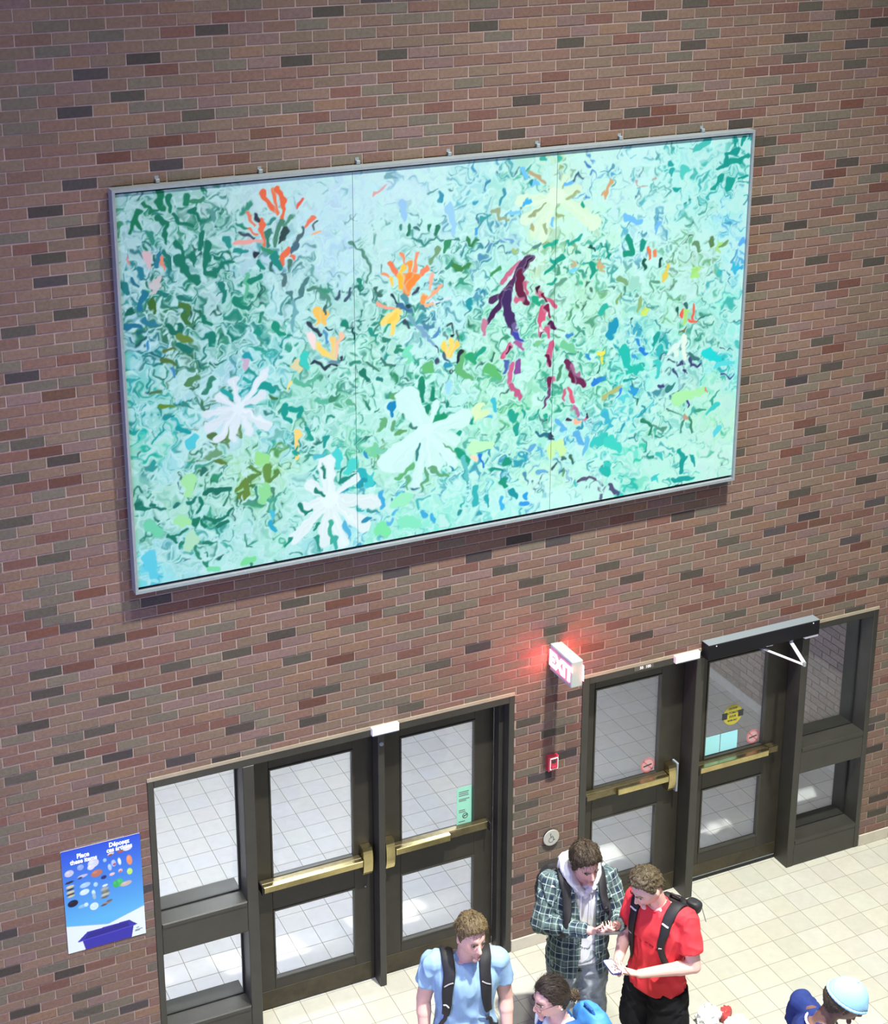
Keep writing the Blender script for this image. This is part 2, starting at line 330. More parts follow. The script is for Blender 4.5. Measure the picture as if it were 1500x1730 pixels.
def leaf(name, label, xa, xb, ga, gb, lo, hi, z0=0.006, z1=2.044, hinge='L'):
    """lo/hi: (z0, z1) of lower and upper glass, ga..gb glass in x"""
    t = empty(name, (0, 0, 0), kind='structure', label=label)
    ya, yb = 0.146, 0.190
    MB().box(xa, ga, ya, yb, z0, z1, 0.002).build('stile', BRONZE_D, t); MB().box(gb, xb, ya, yb, z0, z1, 0.002).build('stile', BRONZE_D, t)
    for n, a, b in (('bottom_rail', z0, lo[0]), ('middle_rail', lo[1], hi[0]), ('top_rail', hi[1], z1)): MB().box(ga+0.0003, gb-0.0003, ya, yb, a, b, 0.002).build(n, BRONZE_D, t)
    for a, b in (lo, hi):
        MB().box(ga+0.001, gb-0.001, 0.166, 0.172, a+0.001, b-0.001).build('pane', GLASS, t)
        m = MB(); e = 0.011; y0, y1 = 0.140, 0.1655
        m.box(ga+0.0005, ga+e, y0, y1, a+0.0005, b-0.0005).box(gb-e, gb-0.0005, y0, y1, a+0.0005, b-0.0005).box(ga+e, gb-e, y0, y1, a+0.0005, a+e).box(ga+e, gb-e, y0, y1, b-e, b-0.0005)
        m.build('glazing_bead', BRONZE, t)
    MB().box(xa+0.006, xb-0.006, 0.1435, 0.1458, z0+0.004, 0.156, 0.001).build('kick_plate', KICK, t)
    return t
d1 = leaf('door_1', 'left leaf of the left entrance, brass push bar ending in a case at its right', 0.757, 1.663, 0.905, 1.517, (0.237, 0.807), (1.064, 1.918))
d2 = leaf('door_2', 'right leaf of the left entrance, green notice on its upper glass', 1.715, 2.607, 1.873, 2.458, (0.242, 0.811), (1.068, 1.922))
d3 = leaf('door_3', 'left leaf of the right entrance, round sticker low on its upper glass', 3.299, 4.212, 3.440, 4.014, (0.262, 0.822), (1.082, 1.926))
d4 = leaf('door_4', 'right leaf of the right entrance under the black opener', 4.284, 5.172, 4.425, 4.980, (0.256, 0.825), (1.085, 1.930), z0=0.045)
MB().box(4.284, 5.172, 0.150, 0.186, 0.004, 0.044).build('door_sweep', BLACK, d4)
MB().box(4.290, 5.166, 0.146, 0.150, 0.036, 0.046).build('sweep_channel', ALU, d4)
o = MB().cyl((1.598, 0.1455, 0.795), (1.598, 0.141, 0.795), 0.006, n=12).build('screw', ALU, d1)
def pushbar(par, x0, x1, zc, case, lab_x, h=0.060, split=None, end='L'):
    """long exit device: rail, push pad, label plate, end cap, latch case (xa, xb, z0, z1)"""
    b = MB().box(x0, x1, 0.100, 0.1432, zc-h/2, zc+h/2, 0.003).build('push_bar', BRASS_D, par)
    pa, pb = split
    MB().box(pa, pb, 0.062, 0.0995, zc-h/2+0.008, zc+h/2-0.002, 0.004).build('push_pad', BRASS, b)
    MB().box(lab_x, lab_x+0.085, 0.093, 0.0996, zc-h/2+0.006, zc+h/2-0.006).build('label_plate', BRASS_D, b)
    e = x0 if end == 'L' else x1
    MB().box(e-0.010 if end == 'L' else e+0.0005, e-0.0005 if end == 'L' else e+0.010, 0.064, 0.1432, zc-h/2-0.003, zc+h/2+0.003).build('end_cap', BLACK, b)
    if case:
        xa, xb, z0, z1 = case
        m = MB()   # curved latch case
        n = 10; v = []
        for i in range(n+1):
            s = i/n; z = z0+(z1-z0)*s; yy = 0.088 - 0.020*math.sin(PI*s)**0.6
            v += [(xa, yy, z), (xb, yy, z), (xb, 0.1432, z), (xa, 0.1432, z)]
        f = [(0, 3, 2, 1), (4*n, 4*n+1, 4*n+2, 4*n+3)]
        for i in range(n):
            a = 4*i
            for q in range(4): r = (q+1) % 4; f.append((a+q, a+r, a+4+r, a+4+q))
        m.add(v, f); m.build('latch_case', BRASS, b)
    return b
pushbar(d1, 0.815, 1.556, 1.040, (1.558, 1.628, 0.938, 1.148), 1.02, split=(0.817, 1.552), end='L')
pushbar(d2, 1.802, 2.545, 1.062, (1.732, 1.798, 0.938, 1.160), 2.24, split=(1.806, 2.23), end='R')
pushbar(d3, 3.352, 4.066, 1.060, (4.070, 4.132, 0.945, 1.160), 3.36, split=(3.62, 4.064), end='L')
pushbar(d4, 4.345, 5.075, 1.052, None, 5.0, split=(4.349, 4.98), end='L')
MB().box(4.140, 4.156, 0.075, 0.1435, 0.925, 1.168, 0.004).build('strike_cover', ALU, d3)
MB().box(4.322, 4.334, 0.100, 0.1435, 0.985, 1.125).build('strike_plate', BRASS, d4)

# sensors, opener, plate ---------------------------------------------------
for x0, x1, lab in ((1.590, 1.787, 'white rounded sensor bar over the middle post of the left doors'), (4.002, 4.212, 'white rounded sensor bar beside the black door opener')):
    t = empty('door_sensor', ((x0+x1)/2, -0.006, 2.126), label=lab, cat='sensor', group='white sensor bars on the door headers'); hw = (x1-x0)/2
    MB().box(-hw, hw, -0.042, -0.001, -0.028, 0.028, 0.010).build('cover', WHITE, t)
    MB().box(-hw*0.9, hw*0.9, -0.034, -0.002, -0.032, -0.0285).build('lens', INK_G, t)
op = empty('door_opener', (4.74, -0.006, 2.158), label='long black automatic door opener box with folded arms over the right door', cat='door opener')
MB().box(-0.497, 0.503, -0.088, -0.001, -0.060, 0.058, 0.004).build('cover', OPBLACK, op)
MB().box(-0.496, 0.502, -0.086, -0.001, 0.0585, 0.0615).build('top_plate', OPTOP, op)
MB().box(0.38, 0.500, -0.080, -0.03, -0.078, -0.0605).build('end_lens', WHITE, op)
MB().box(0.03, 0.09, -0.075, -0.03, -0.070, -0.0605).build('sensor_window', WHITE, op)
a_ = MB().cyl((0.27, -0.06, -0.060), (0.27, -0.06, -0.098), 0.014).build('spindle', ALU, op)
def bar3(p, q, wd, th):
    p, q = Vector(p), Vector(q); d = (q-p).normalized(); s = d.cross(Vector((0, 0, 1))).normalized()*wd/2; u = Vector((0, 0, th/2))
    v = [p-s-u, p+s-u, p+s+u, p-s+u, q-s-u, q+s-u, q+s+u, q-s+u]
    return MB().add(v, [(0, 1, 2, 3), (7, 6, 5, 4), (0, 4, 5, 1), (1, 5, 6, 2), (2, 6, 7, 3), (3, 7, 4, 0)])
bar3((0.27, -0.06, -0.094), (0.165, -0.345, -0.100), 0.028, 0.007).build('arm', WHITE, op)
bar3((0.165, -0.352, -0.112), (0.045, -0.02, -0.115), 0.020, 0.007).build('forearm', WHITE, op)
MB().cyl((0.165, -0.348, -0.092), (0.165, -0.348, -0.121), 0.013).build('arm_joint', ALU, op)
MB().cyl((0.045, -0.02, -0.109), (0.045, -0.02, -0.122), 0.013).box(0.03, 0.06, -0.02, 0.150, -0.124, -0.117).build('door_shoe', ALU, op)
for xx in (-0.43, 0.44): MB().cyl((xx, -0.0885, 0.045), (xx, -0.090, 0.045), 0.005, n=10).build('screw', WHITE, op)
pl = MB().box(3.665, 3.828, -0.0105, -0.0065, 2.098, 2.134).build('number_plate', mat('dark_plate', (0.085, 0.085, 0.065), 0.5)); tag(pl, 'small dark number plate with pale figures on the right door header', 'sign')
text('numerals', '30', 0.030, WHITE, (3.725, -0.0110, 2.116), parent=pl, bold=0.0006); text('numerals', '100', 0.030, WHITE, (3.782, -0.0110, 2.116), parent=pl, bold=0.0006)

# exit sign ---------------------------------------------------------------
ex_ = empty('exit_sign', (2.995, -0.003, 2.392), label='box exit sign with glowing red letters sticking out of the wall', cat='exit sign')
MB().box(-0.043, 0.043, -0.322, -0.030, -0.098, 0.098, 0.004).build('housing', CREAM, ex_)
MB().box(-0.030, 0.026, -0.0295, -0.001, -0.085, 0.085).build('wall_bracket', ALU, ex_)
LED = mat('red_led_letters', (0.5, 0.05, 0.05), 0.5, emit=(1.0, 0.10, 0.12), estr=42)
LEDP = mat('sign_face_panel', (0.42, 0.42, 0.60), 0.4)
PINK = mat('red_lit_diffuser', (0.6, 0.1, 0.12), 0.5, emit=(1.0, 0.06, 0.10), estr=3.2)
for sgn in (-1, 1):
    xf = sgn*0.0434
    MB().box(min(xf, xf+sgn*0.002), max(xf, xf+sgn*0.002), -0.316, -0.036, -0.092, 0.092).build('face_panel', LEDP, ex_)
    MB().box(min(xf+sgn*0.0022, xf+sgn*0.003), max(xf+sgn*0.0022, xf+sgn*0.003), -0.295, -0.060, -0.072, 0.058).build('letter_glow', PINK, ex_)
    o = text('lettering', 'EXIT', 0.150, LED, (xf+sgn*0.0042, -0.178, -0.008), rot=(PI/2, 0, sgn*PI/2), parent=ex_, bold=0.008)
# fire alarm, push button -------------------------------------------------
fa = empty('fire_alarm', (2.996, -0.003, 1.528), label='small red fire alarm pull station on the brick pier below the exit sign', cat='fire alarm')
MB().box(-0.042, 0.042, -0.042, -0.001, -0.056, 0.060, 0.006).build('body', RED, fa)
MB().box(-0.032, 0.032, -0.046, -0.0425, 0.045, 0.053).box(-0.032, 0.032, -0.046, -0.0425, -0.040, -0.034).box(-0.033, -0.028, -0.046, -0.0425, -0.033, 0.044).box(0.028, 0.033, -0.046, -0.0425, -0.033, 0.044).build('white_trim', WHITE, fa)
MB().box(-0.018, 0.016, -0.0455, -0.0425, 0.014, 0.032).build('label_window', INK, fa)
MB().box(-0.022, 0.022, -0.052, -0.0425, -0.030, -0.012).build('pull_handle', RED, fa)
bt = empty('push_button', (3.004, -0.003, 0.903), label='round steel wheelchair push button on the pier beside the right doors', cat='button')
m = MB(); m.cyl((0, -0.018, 0), (0, -0.022, 0), 0.066, 0.062, 40); m.build('button_face', ADA, bt)
MB().cyl((0, -0.001, 0), (0, -0.0178, 0), 0.060, 0.060, 40).build('backing', BLACK, bt)
# wheelchair symbol
sy = MB(); y = -0.0232
def arc(mb, cx, cz, r, a0, a1, wd, n=18):
    v = []; f = []
    for i in range(n+1):
        a = math.radians(a0+(a1-a0)*i/n)
        for q in (r-wd/2, r+wd/2):
            for yy in (y, y+0.0008): v.append((cx+q*math.cos(a), yy, cz+q*math.sin(a)))
    for i in range(n):
        a = 4*i; f += [(a, a+2, a+6, a+4), (a+1, a+5, a+7, a+3), (a, a+4, a+5, a+1), (a+2, a+3, a+7, a+6)]
    mb.add(v, f)
def seg(mb, pts, wd):
    for (x0, z0), (x1, z1) in zip(pts, pts[1:]):
        dx, dz = x1-x0, z1-z0; l = math.hypot(dx, dz); nx, nz = -dz/l*wd/2, dx/l*wd/2; ex, ez = dx/l*wd/2, dz/l*wd/2
        q = [(x0-nx-ex, z0-nz-ez), (x1-nx+ex, z1-nz+ez), (x1+nx+ex, z1+nz+ez), (x0+nx-ex, z0+nz-ez)]
        v = [(a, y, b) for a, b in q]+[(a, y+0.0008, b) for a, b in q]
        mb.add(v, [(0, 1, 2, 3), (7, 6, 5, 4), (0, 4, 5, 1), (1, 5, 6, 2), (2, 6, 7, 3), (3, 7, 4, 0)])
arc(sy, -0.004, -0.016, 0.019, 110, 380, 0.0055); seg(sy, [(-0.008, 0.024), (-0.006, 0.004), (0.014, 0.004), (0.020, -0.020), (0.028, -0.018)], 0.0055); seg(sy, [(-0.006, 0.014), (0.010, 0.014)], 0.005)
arc(sy, -0.009, 0.033, 0.0035, 0, 360, 0.006); sy.build('wheelchair_symbol', INK_G, bt)

# stickers and papers on the glass ----------------------------------------
yg = 0.1655
GREENP = mat('green_paper', lin(140, 205, 175), 0.6); CYANP = mat('pale_blue_paper', lin(150, 215, 222), 0.6)
gp = empty('notice', (2.390, yg, 1.228), label='narrow pale green notice on the glass of the left doors', cat='notice')
MB().box(-0.065, 0.065, -0.0012, -0.0004, -0.152, 0.152).build('sheet', GREENP, gp)
for z, wd in ((0.115, 0.08), (0.100, 0.075), (0.085, 0.08), (0.055, 0.085), (0.042, 0.06), (-0.035, 0.05), (-0.050, 0.055), (-0.128, 0.05)): MB().box(-0.048, -0.048+wd, -0.0018, -0.0013, z-0.004, z+0.004).build('print_line', INK_G, gp)
y = -0.0018
s_ = MB(); arc(s_, 0.004, -0.085, 0.020, 0, 360, 0.005, 24); seg(s_, [(-0.011, -0.097), (0.018, -0.073)], 0.004); seg(s_, [(-0.008, -0.083), (0.016, -0.083)], 0.005); s_.build('no_smoking_symbol', INK, gp)
SRED = mat('sticker_red', lin(180, 104, 106), 0.5); SPINK = mat('sticker_pink', lin(186, 150, 150), 0.5)
for x, z, r, lab in ((3.935, 1.158, 0.062, 'round red no smoking sticker on the left leaf of the right doors'), (4.897, 1.166, 0.060, 'round red no smoking sticker on the glass below the black door opener')):
    t = empty('no_smoking_sticker', (x, yg, z), label=lab, cat='sticker', group='no smoking stickers')
    MB().cyl((0, -0.0003, 0), (0, -0.001, 0), r, n=36).build('disc', SPINK, t)
    s_ = MB(); y = -0.0018; arc(s_, 0, 0, r*0.88, 0, 360, r*0.2, 36); seg(s_, [(-r*0.6, r*0.6), (r*0.6, -r*0.6)], r*0.16); s_.build('prohibition_ring', SRED, t)
    s_ = MB(); y = -0.0026; seg(s_, [(-r*0.55, -r*0.10), (r*0.5, 0.06*r)], r*0.15); s_.build('cigarette', INK, t)
YEL = mat('yellow_sticker', lin(168, 160, 50), 0.5)
t = empty('warning_sticker', (4.692, yg, 1.406), label='round yellow sticker with a black band on the door glass', cat='sticker')
MB().cyl((0, -0.0003, 0), (0, -0.001, 0), 0.087, n=40).build('disc', YEL, t)
MB().box(-0.098, -0.050, -0.0016, -0.0011, -0.028, 0.028).build('black_band', INK, t); MB().box(0.050, 0.098, -0.0016, -0.0011, -0.028, 0.028).build('black_band', INK, t)
for z, s, body in ((0.055, 0.022, 'CAUTION'), (0.018, 0.026, 'AUTOMATIC'), (-0.014, 0.026, 'DOOR'), (-0.048, 0.018, 'ENTER ONLY')): text('lettering', body, s, INK, (0, -0.0014, z), parent=t, ext=0.0003, bold=0.0008, sx=0.8)
for i, (x0, x1, lab) in enumerate(((4.428, 4.585, 'left one of two pale blue papers on the door glass'), (4.592, 4.748, 'right one of two pale blue papers on the door glass'))):
    o = MB().box(x0, x1, yg-0.0012, yg-0.0004, 1.106, 1.262).build('paper', CYANP); tag(o, lab, 'paper', 'pale blue papers on the right door')
# ------------------------------------------------------------------ flat print: strokes laid on a fine grid of mesh colours
def vnoise(w, h, cell, seed):
    r = np.random.RandomState(seed); gw, gh = int(w/cell)+3, int(h/cell)+3; g = r.rand(gh, gw).astype(np.float32)
    x = np.arange(w, dtype=np.float32)/cell; y = np.arange(h, dtype=np.float32)/cell
    xi = x.astype(int); yi = y.astype(int); fx = x-xi; fy = y-yi; fx = fx*fx*(3-2*fx); fy = fy*fy*(3-2*fy)
    a = g[yi][:, xi]; b = g[yi][:, xi+1]; c = g[yi+1][:, xi]; d = g[yi+1][:, xi+1]
    fx = fx[None]; fy = fy[:, None]
    return (a*(1-fx)+b*fx)*(1-fy)+(c*(1-fx)+d*fx)*fy
class Sheet:
    """a picture w x h drawn in display colours"""
    def __init__(s, w, h, col=(255, 255, 255), warp=0.0):
        s.w, s.h = w, h; s.a = np.empty((h, w, 3), np.float32); s.a[:] = col
        yy, xx = np.mgrid[0:h, 0:w].astype(np.float32)
        if warp: xx = xx+(vnoise(w, h, 7, 1)-0.5)*warp*2; yy = yy+(vnoise(w, h, 7, 2)-0.5)*warp*2
        s.xx, s.yy = xx, yy
    def _box(s, x0, x1, y0, y1): return max(0, int(x0)), min(s.w, int(x1)+2), max(0, int(y0)), min(s.h, int(y1)+2)
    def stroke(s, pts, r0, col, r1=None, alpha=1.0, soft=0.8):
        r1 = r0 if r1 is None else r1; P = np.asarray(pts, np.float32); R = max(r0, r1)+3
        a, b, c, d = s._box(P[:, 0].min()-R, P[:, 0].max()+R, P[:, 1].min()-R, P[:, 1].max()+R)
        if a >= b or c >= d: return
        X = s.xx[c:d, a:b]; Y = s.yy[c:d, a:b]; best = np.full(X.shape, -1e9, np.float32); n = max(len(P)-1, 1)
        for i in range(len(P)-1):
            p, q = P[i], P[i+1]; dx, dy = q-p; l2 = dx*dx+dy*dy+1e-6
            t = np.clip(((X-p[0])*dx+(Y-p[1])*dy)/l2, 0, 1); dd = np.hypot(X-p[0]-t*dx, Y-p[1]-t*dy)
            u = (i+t)/n; best = np.maximum(best, r0+(r1-r0)*u-dd)
        m = (np.clip(best/soft+0.5, 0, 1)*alpha)[..., None]; A = s.a[c:d, a:b]; A += (np.asarray(col, np.float32)-A)*m
    def blob(s, x, y, rx, ry, col, alpha=1.0, rot=0.0, soft=1.0):
        R = max(rx, ry)+3; a, b, c, d = s._box(x-R, x+R, y-R, y+R)
        if a >= b or c >= d: return
        X = s.xx[c:d, a:b]-x; Y = s.yy[c:d, a:b]-y; ca, sa = math.cos(rot), math.sin(rot)
        e = (1-np.hypot((X*ca+Y*sa)/rx, (Y*ca-X*sa)/ry))*min(rx, ry)
        m = (np.clip(e/soft+0.5, 0, 1)*alpha)[..., None]; A = s.a[c:d, a:b]; A += (np.asarray(col, np.float32)-A)*m
    def poly(s, pts, col, alpha=1.0):
        P = np.asarray(pts, np.float32); a, b, c, d = s._box(P[:, 0].min()-1, P[:, 0].max()+1, P[:, 1].min()-1, P[:, 1].max()+1)
        if a >= b or c >= d: return
        X = s.xx[c:d, a:b]; Y = s.yy[c:d, a:b]; ins = np.zeros(X.shape, bool)
        for (x0, y0), (x1, y1) in zip(P, np.roll(P, -1, 0)):
            k = ((y0 > Y) != (y1 > Y)) & (X < (x1-x0)*(Y-y0)/(y1-y0+1e-9)+x0); ins ^= k
        A = s.a[c:d, a:b]; m = (ins*alpha)[..., None]; A += (np.asarray(col, np.float32)-A)*m
    def linear(s):
        c = np.clip(s.a/255, 0, 1); return np.where(c <= 0.04045, c/12.92, ((c+0.055)/1.055)**2.4)
def sheet_mesh(name, sh, c0, c1, x0, x1, z0, z1, y, mul=1.0):
    """grid of the sheet's columns c0..c1 at plane y, one vertex per picture point"""
    A = sh.linear()[:, c0:c1]*mul; h, w = A.shape[:2]
    X = np.linspace(x0, x1, w); Z = np.linspace(z1, z0, h)
    V = np.empty((h, w, 3), np.float32); V[..., 0] = X[None]; V[..., 1] = y; V[..., 2] = Z[:, None]
    idx = np.arange(w*h).reshape(h, w); F = np.stack([idx[1:, :-1], idx[1:, 1:], idx[:-1, 1:], idx[:-1, :-1]], -1).reshape(-1, 4)
    me = bpy.data.meshes.new(name); me.vertices.add(w*h); me.vertices.foreach_set('co', V.ravel())
    me.loops.add(F.size); me.loops.foreach_set('vertex_index', F.ravel().astype(np.int32))
    me.polygons.add(len(F)); me.polygons.foreach_set('loop_start', (np.arange(len(F))*4).astype(np.int32)); me.polygons.foreach_set('loop_total', np.full(len(F), 4, np.int32))
    me.update(calc_edges=True); col_attr(me, A.reshape(-1, 3)); return me

# ------------------------------------------------------------------ the painting
PX0, PX1, PZ0, PZ1, PY = 0.030, 4.356, 3.540, 5.968, -0.090       # canvas on the wall, metres
QW, QH = 920, 517
def ray_plane(x, y, yp):
    d = RN.T @ np.array([(x-592.68)/2641.12, -(y-561.305)/2641.12, 1.0]); t = (yp-CN[1])/d[1]; p = CN+d*t; return p[0], p[2]
def cv(x, y):
    X, Z = ray_plane(x, y, PY); return ((X-PX0)/(PX1-PX0)*QW, (PZ1-Z)/(PZ1-PZ0)*QH)
paint = Sheet(QW, QH, (170, 225, 215), warp=1.3)
# regional colours: x, y, ground rgb, stroke rgb, stroke density (%)
REG = '''220,340,168,215,208,60,150,120,30 300,350,160,215,200,25,125,95,70 370,350,175,220,215,30,125,100,50 420,340,198,224,238,120,190,190,8 500,340,185,225,230,120,180,185,8 570,340,185,222,238,120,180,190,5 650,330,195,230,238,130,190,200,8
740,330,190,232,235,100,170,180,18 820,310,165,225,225,70,150,190,30 900,290,165,225,205,70,180,150,35 940,340,205,240,205,140,175,110,22 1000,300,185,235,225,70,140,210,22 1080,290,190,242,240,90,180,180,20 1160,290,170,240,235,50,180,170,35 1240,260,175,240,235,20,160,150,50
220,450,175,215,215,30,130,125,60 300,450,165,215,210,20,125,100,70 370,450,165,215,205,25,125,100,60 430,440,170,215,220,30,140,130,30 500,430,180,222,230,90,150,150,15 570,430,175,215,235,130,190,190,8 640,430,185,225,225,100,160,140,12 720,390,175,225,225,60,140,120,28
790,430,165,225,215,50,140,110,50 850,400,170,225,220,80,150,190,35 930,400,195,240,205,150,180,120,35 1000,420,180,235,205,20,160,135,50 1080,400,190,240,235,90,170,200,28 1160,420,185,240,230,110,170,120,40 1230,400,175,240,240,70,170,220,30
220,560,165,215,220,25,115,125,75 300,550,170,215,210,40,115,80,80 370,540,160,215,210,20,125,105,80 440,520,140,205,180,15,130,100,80 510,540,175,225,225,40,120,110,35 580,520,165,220,210,25,110,95,40 650,560,170,225,205,30,140,115,45 720,530,175,230,225,40,130,150,45
790,530,165,225,225,50,140,160,40 850,560,160,225,195,60,160,120,40 900,560,170,235,205,40,160,130,35 970,520,170,230,200,90,160,120,45 1040,500,165,230,205,80,160,120,45 1060,560,140,225,210,20,130,190,55 1120,520,170,235,215,100,170,120,45 1180,560,165,235,220,60,160,130,45 1230,540,160,240,230,60,190,190,35
220,640,130,215,205,20,150,150,55 290,630,170,220,215,50,120,80,60 370,640,170,215,230,70,130,90,45 440,600,140,215,215,20,150,150,55 520,650,155,220,200,70,165,130,55 580,650,160,225,200,80,170,130,50 650,650,170,230,215,30,130,100,45 740,650,170,230,220,15,140,100,40
820,640,150,220,180,70,170,120,60 890,650,165,230,195,60,160,120,45 970,640,165,235,210,50,160,130,45 1060,620,150,235,220,15,175,165,65 1130,640,170,235,230,40,90,110,40 1210,610,140,235,230,30,190,200,45
240,720,135,220,190,20,180,170,45 310,730,160,225,225,40,170,180,35 390,730,185,225,235,80,130,70,40 460,720,165,220,230,20,160,150,45 540,760,165,225,210,30,160,140,35 600,750,155,225,195,60,180,150,45 660,770,165,230,205,100,170,110,40 740,760,185,240,230,30,150,120,25
820,720,160,230,195,90,180,120,50 880,730,165,235,210,20,165,140,55 950,720,150,230,225,60,150,210,45 1040,700,160,235,220,40,180,200,45 1110,720,175,240,220,40,150,130,35 1180,690,175,242,200,60,190,160,20 1230,720,195,250,230,100,200,190,10
240,830,155,220,200,20,120,95,30 310,830,165,225,195,20,125,100,30 380,830,165,225,200,30,120,90,35 440,800,150,220,150,70,130,60,45 500,830,170,228,220,30,150,130,25 560,820,205,240,238,40,150,130,10 620,800,150,225,210,20,175,170,45 680,830,165,230,200,50,150,200,30
740,850,160,235,220,60,170,170,25 800,840,160,235,225,20,160,160,45 860,800,170,235,210,50,140,200,40 930,800,185,240,205,90,160,190,20 1000,790,180,245,225,50,180,190,25 1060,780,150,235,215,20,190,170,35 1130,780,180,245,225,30,160,150,35 1210,760,200,250,235,150,220,210,8
245,960,110,220,225,60,190,215,15 300,940,165,225,220,60,160,140,25 370,920,165,228,215,30,140,110,25 430,900,160,225,205,60,160,120,25 500,900,165,228,220,40,150,130,25 590,890,165,230,235,60,140,190,25 650,880,130,228,190,80,180,200,25 720,880,140,232,210,70,190,190,25
850,850,170,240,230,70,170,200,22 930,850,195,250,240,120,200,200,5 1020,830,185,248,232,90,90,120,10 1150,810,180,245,225,30,170,165,30'''
RG = np.array([[float(v) for v in t.split(',')] for t in REG.split()]); RP = np.array([cv(a, b) for a, b in RG[:, :2]])
gx, gy = np.meshgrid(np.arange(0, QW+8, 8), np.arange(0, QH+8, 8))
wx = gx+(vnoise(gx.shape[1], gx.shape[0], 5, 5)-0.5)*70; wy = gy+(vnoise(gx.shape[1], gx.shape[0], 5, 6)-0.5)*70
wt = 1/(((wx[..., None]-RP[:, 0])**2+(wy[..., None]-RP[:, 1])**2)+60)**1.7; wt /= wt.sum(-1, keepdims=True)
FLD = wt @ RG[:, 2:]
def fld(x, y): return FLD[min(max(int(y/8), 0), FLD.shape[0]-1), min(max(int(x/8), 0), FLD.shape[1]-1)]
yi = np.clip(np.arange(QH)//8, 0, FLD.shape[0]-1); xi = np.clip(np.arange(QW)//8, 0, FLD.shape[1]-1)
paint.a[:] = FLD[yi][:, xi, :3]
ANG = (vnoise(QW, QH, 46, 8)+0.5*vnoise(QW, QH, 20, 9)-0.25)*PI*4
def wiggle(x, y, length, curl, ang=None):
    n = max(4, int(length/4)); st = length/n; a = ANG[min(max(int(y), 0), QH-1), min(max(int(x), 0), QW-1)] if ang is None else ang
    a += NR.uniform(-0.9, 0.9); k = NR.uniform(-curl, curl); ph = NR.uniform(0, 6.3); P = [(x, y)]
    for i in range(n): a += (k+0.28*curl*math.sin(ph+i*0.9))*st/4; x += math.cos(a)*st; y += math.sin(a)*st; P.append((x, y))
    return P
mixc = lambda a, b, t: np.asarray(a)*(1-t)+np.asarray(b)*t
PALE = np.array((194, 240, 233.))
for _ in range(2300):
    x, y = NR.uniform(0, QW), NR.uniform(0, QH); f = fld(x, y)
    c = mixc(f[:3], f[3:6], NR.uniform(0.0, 0.55)*min(1, 0.25+f[6]/70)) if NR.rand() < 0.62 else mixc(f[:3], PALE, NR.uniform(0.2, 0.7))
    paint.stroke(wiggle(x, y, NR.uniform(8, 34), 0.35), NR.uniform(2.5, 6.5), c+NR.uniform(-7, 7, 3), NR.uniform(1.5, 5), NR.uniform(0.6, 1))
for _ in range(5200):
    x, y = NR.uniform(0, QW), NR.uniform(0, QH); f = fld(x, y)
    if NR.rand()*100 < f[6]*0.82: paint.stroke(wiggle(x, y, NR.uniform(7, 30), 0.5), NR.uniform(1.2, 3.9), mixc(f[3:6], f[:3], NR.uniform(0, 0.3))+NR.uniform(-10, 10, 3), NR.uniform(0.6, 2.4))
    else: paint.stroke(wiggle(x, y, NR.uniform(8, 30), 0.45), NR.uniform(0.9, 2.6), mixc(f[:3], PALE, NR.uniform(0.35, 1.0))+NR.uniform(-4, 4, 3), NR.uniform(0.5, 1.8), 0.9)
for _ in range(3000):
    x, y = NR.uniform(0, QW), NR.uniform(0, QH); f = fld(x, y)
    paint.stroke(wiggle(x, y, NR.uniform(10, 26), 0.45), NR.uniform(0.8, 2.2), mixc(f[:3], PALE, NR.uniform(0.4, 1.0)), 0.6, 0.95)
for _ in range(420):
    x, y = NR.uniform(0, QW), NR.uniform(0, QH); f = fld(x, y)
    if NR.rand()*60 < f[6]: paint.stroke(wiggle(x, y, NR.uniform(4, 12), 0.5), NR.uniform(0.8, 2.0), mixc(f[3:6]*0.75, (40, 70, 80), NR.uniform(0, 0.4)), 0.6)
# drag the wet paint about: two scales of swirl turn straight strokes into hooks and curls
def swirl(amp, cell, sd):
    dx = (vnoise(QW, QH, cell, sd)-0.5)*2*amp; dy = (vnoise(QW, QH, cell, sd+1)-0.5)*2*amp
    X = np.clip(np.mgrid[0:QH, 0:QW][1]+dx, 0, QW-1.001); Y = np.clip(np.mgrid[0:QH, 0:QW][0]+dy, 0, QH-1.001)
    xi = X.astype(int); yi = Y.astype(int); fx = (X-xi)[..., None]; fy = (Y-yi)[..., None]; A = paint.a
    paint.a = ((A[yi, xi]*(1-fx)+A[yi, xi+1]*fx)*(1-fy)+(A[yi+1, xi]*(1-fx)+A[yi+1, xi+1]*fx)*fy).astype(np.float32)
swirl(15, 17, 21); swirl(7, 9, 25)
for _ in range(650):
    x, y = NR.uniform(0, QW), NR.uniform(0, QH); f = fld(x, y)
    if NR.rand()*100 < f[6]*0.6: paint.stroke(wiggle(x, y, NR.uniform(8, 24), 0.8), NR.uniform(1.0, 2.6), mixc(f[3:6]*0.9, f[:3], NR.uniform(0, 0.2)), 0.7)
    else: paint.stroke(wiggle(x, y, NR.uniform(8, 26), 0.7), NR.uniform(0.9, 2.2), mixc(f[:3], PALE, NR.uniform(0.5, 1.0)), 0.6, 0.9)
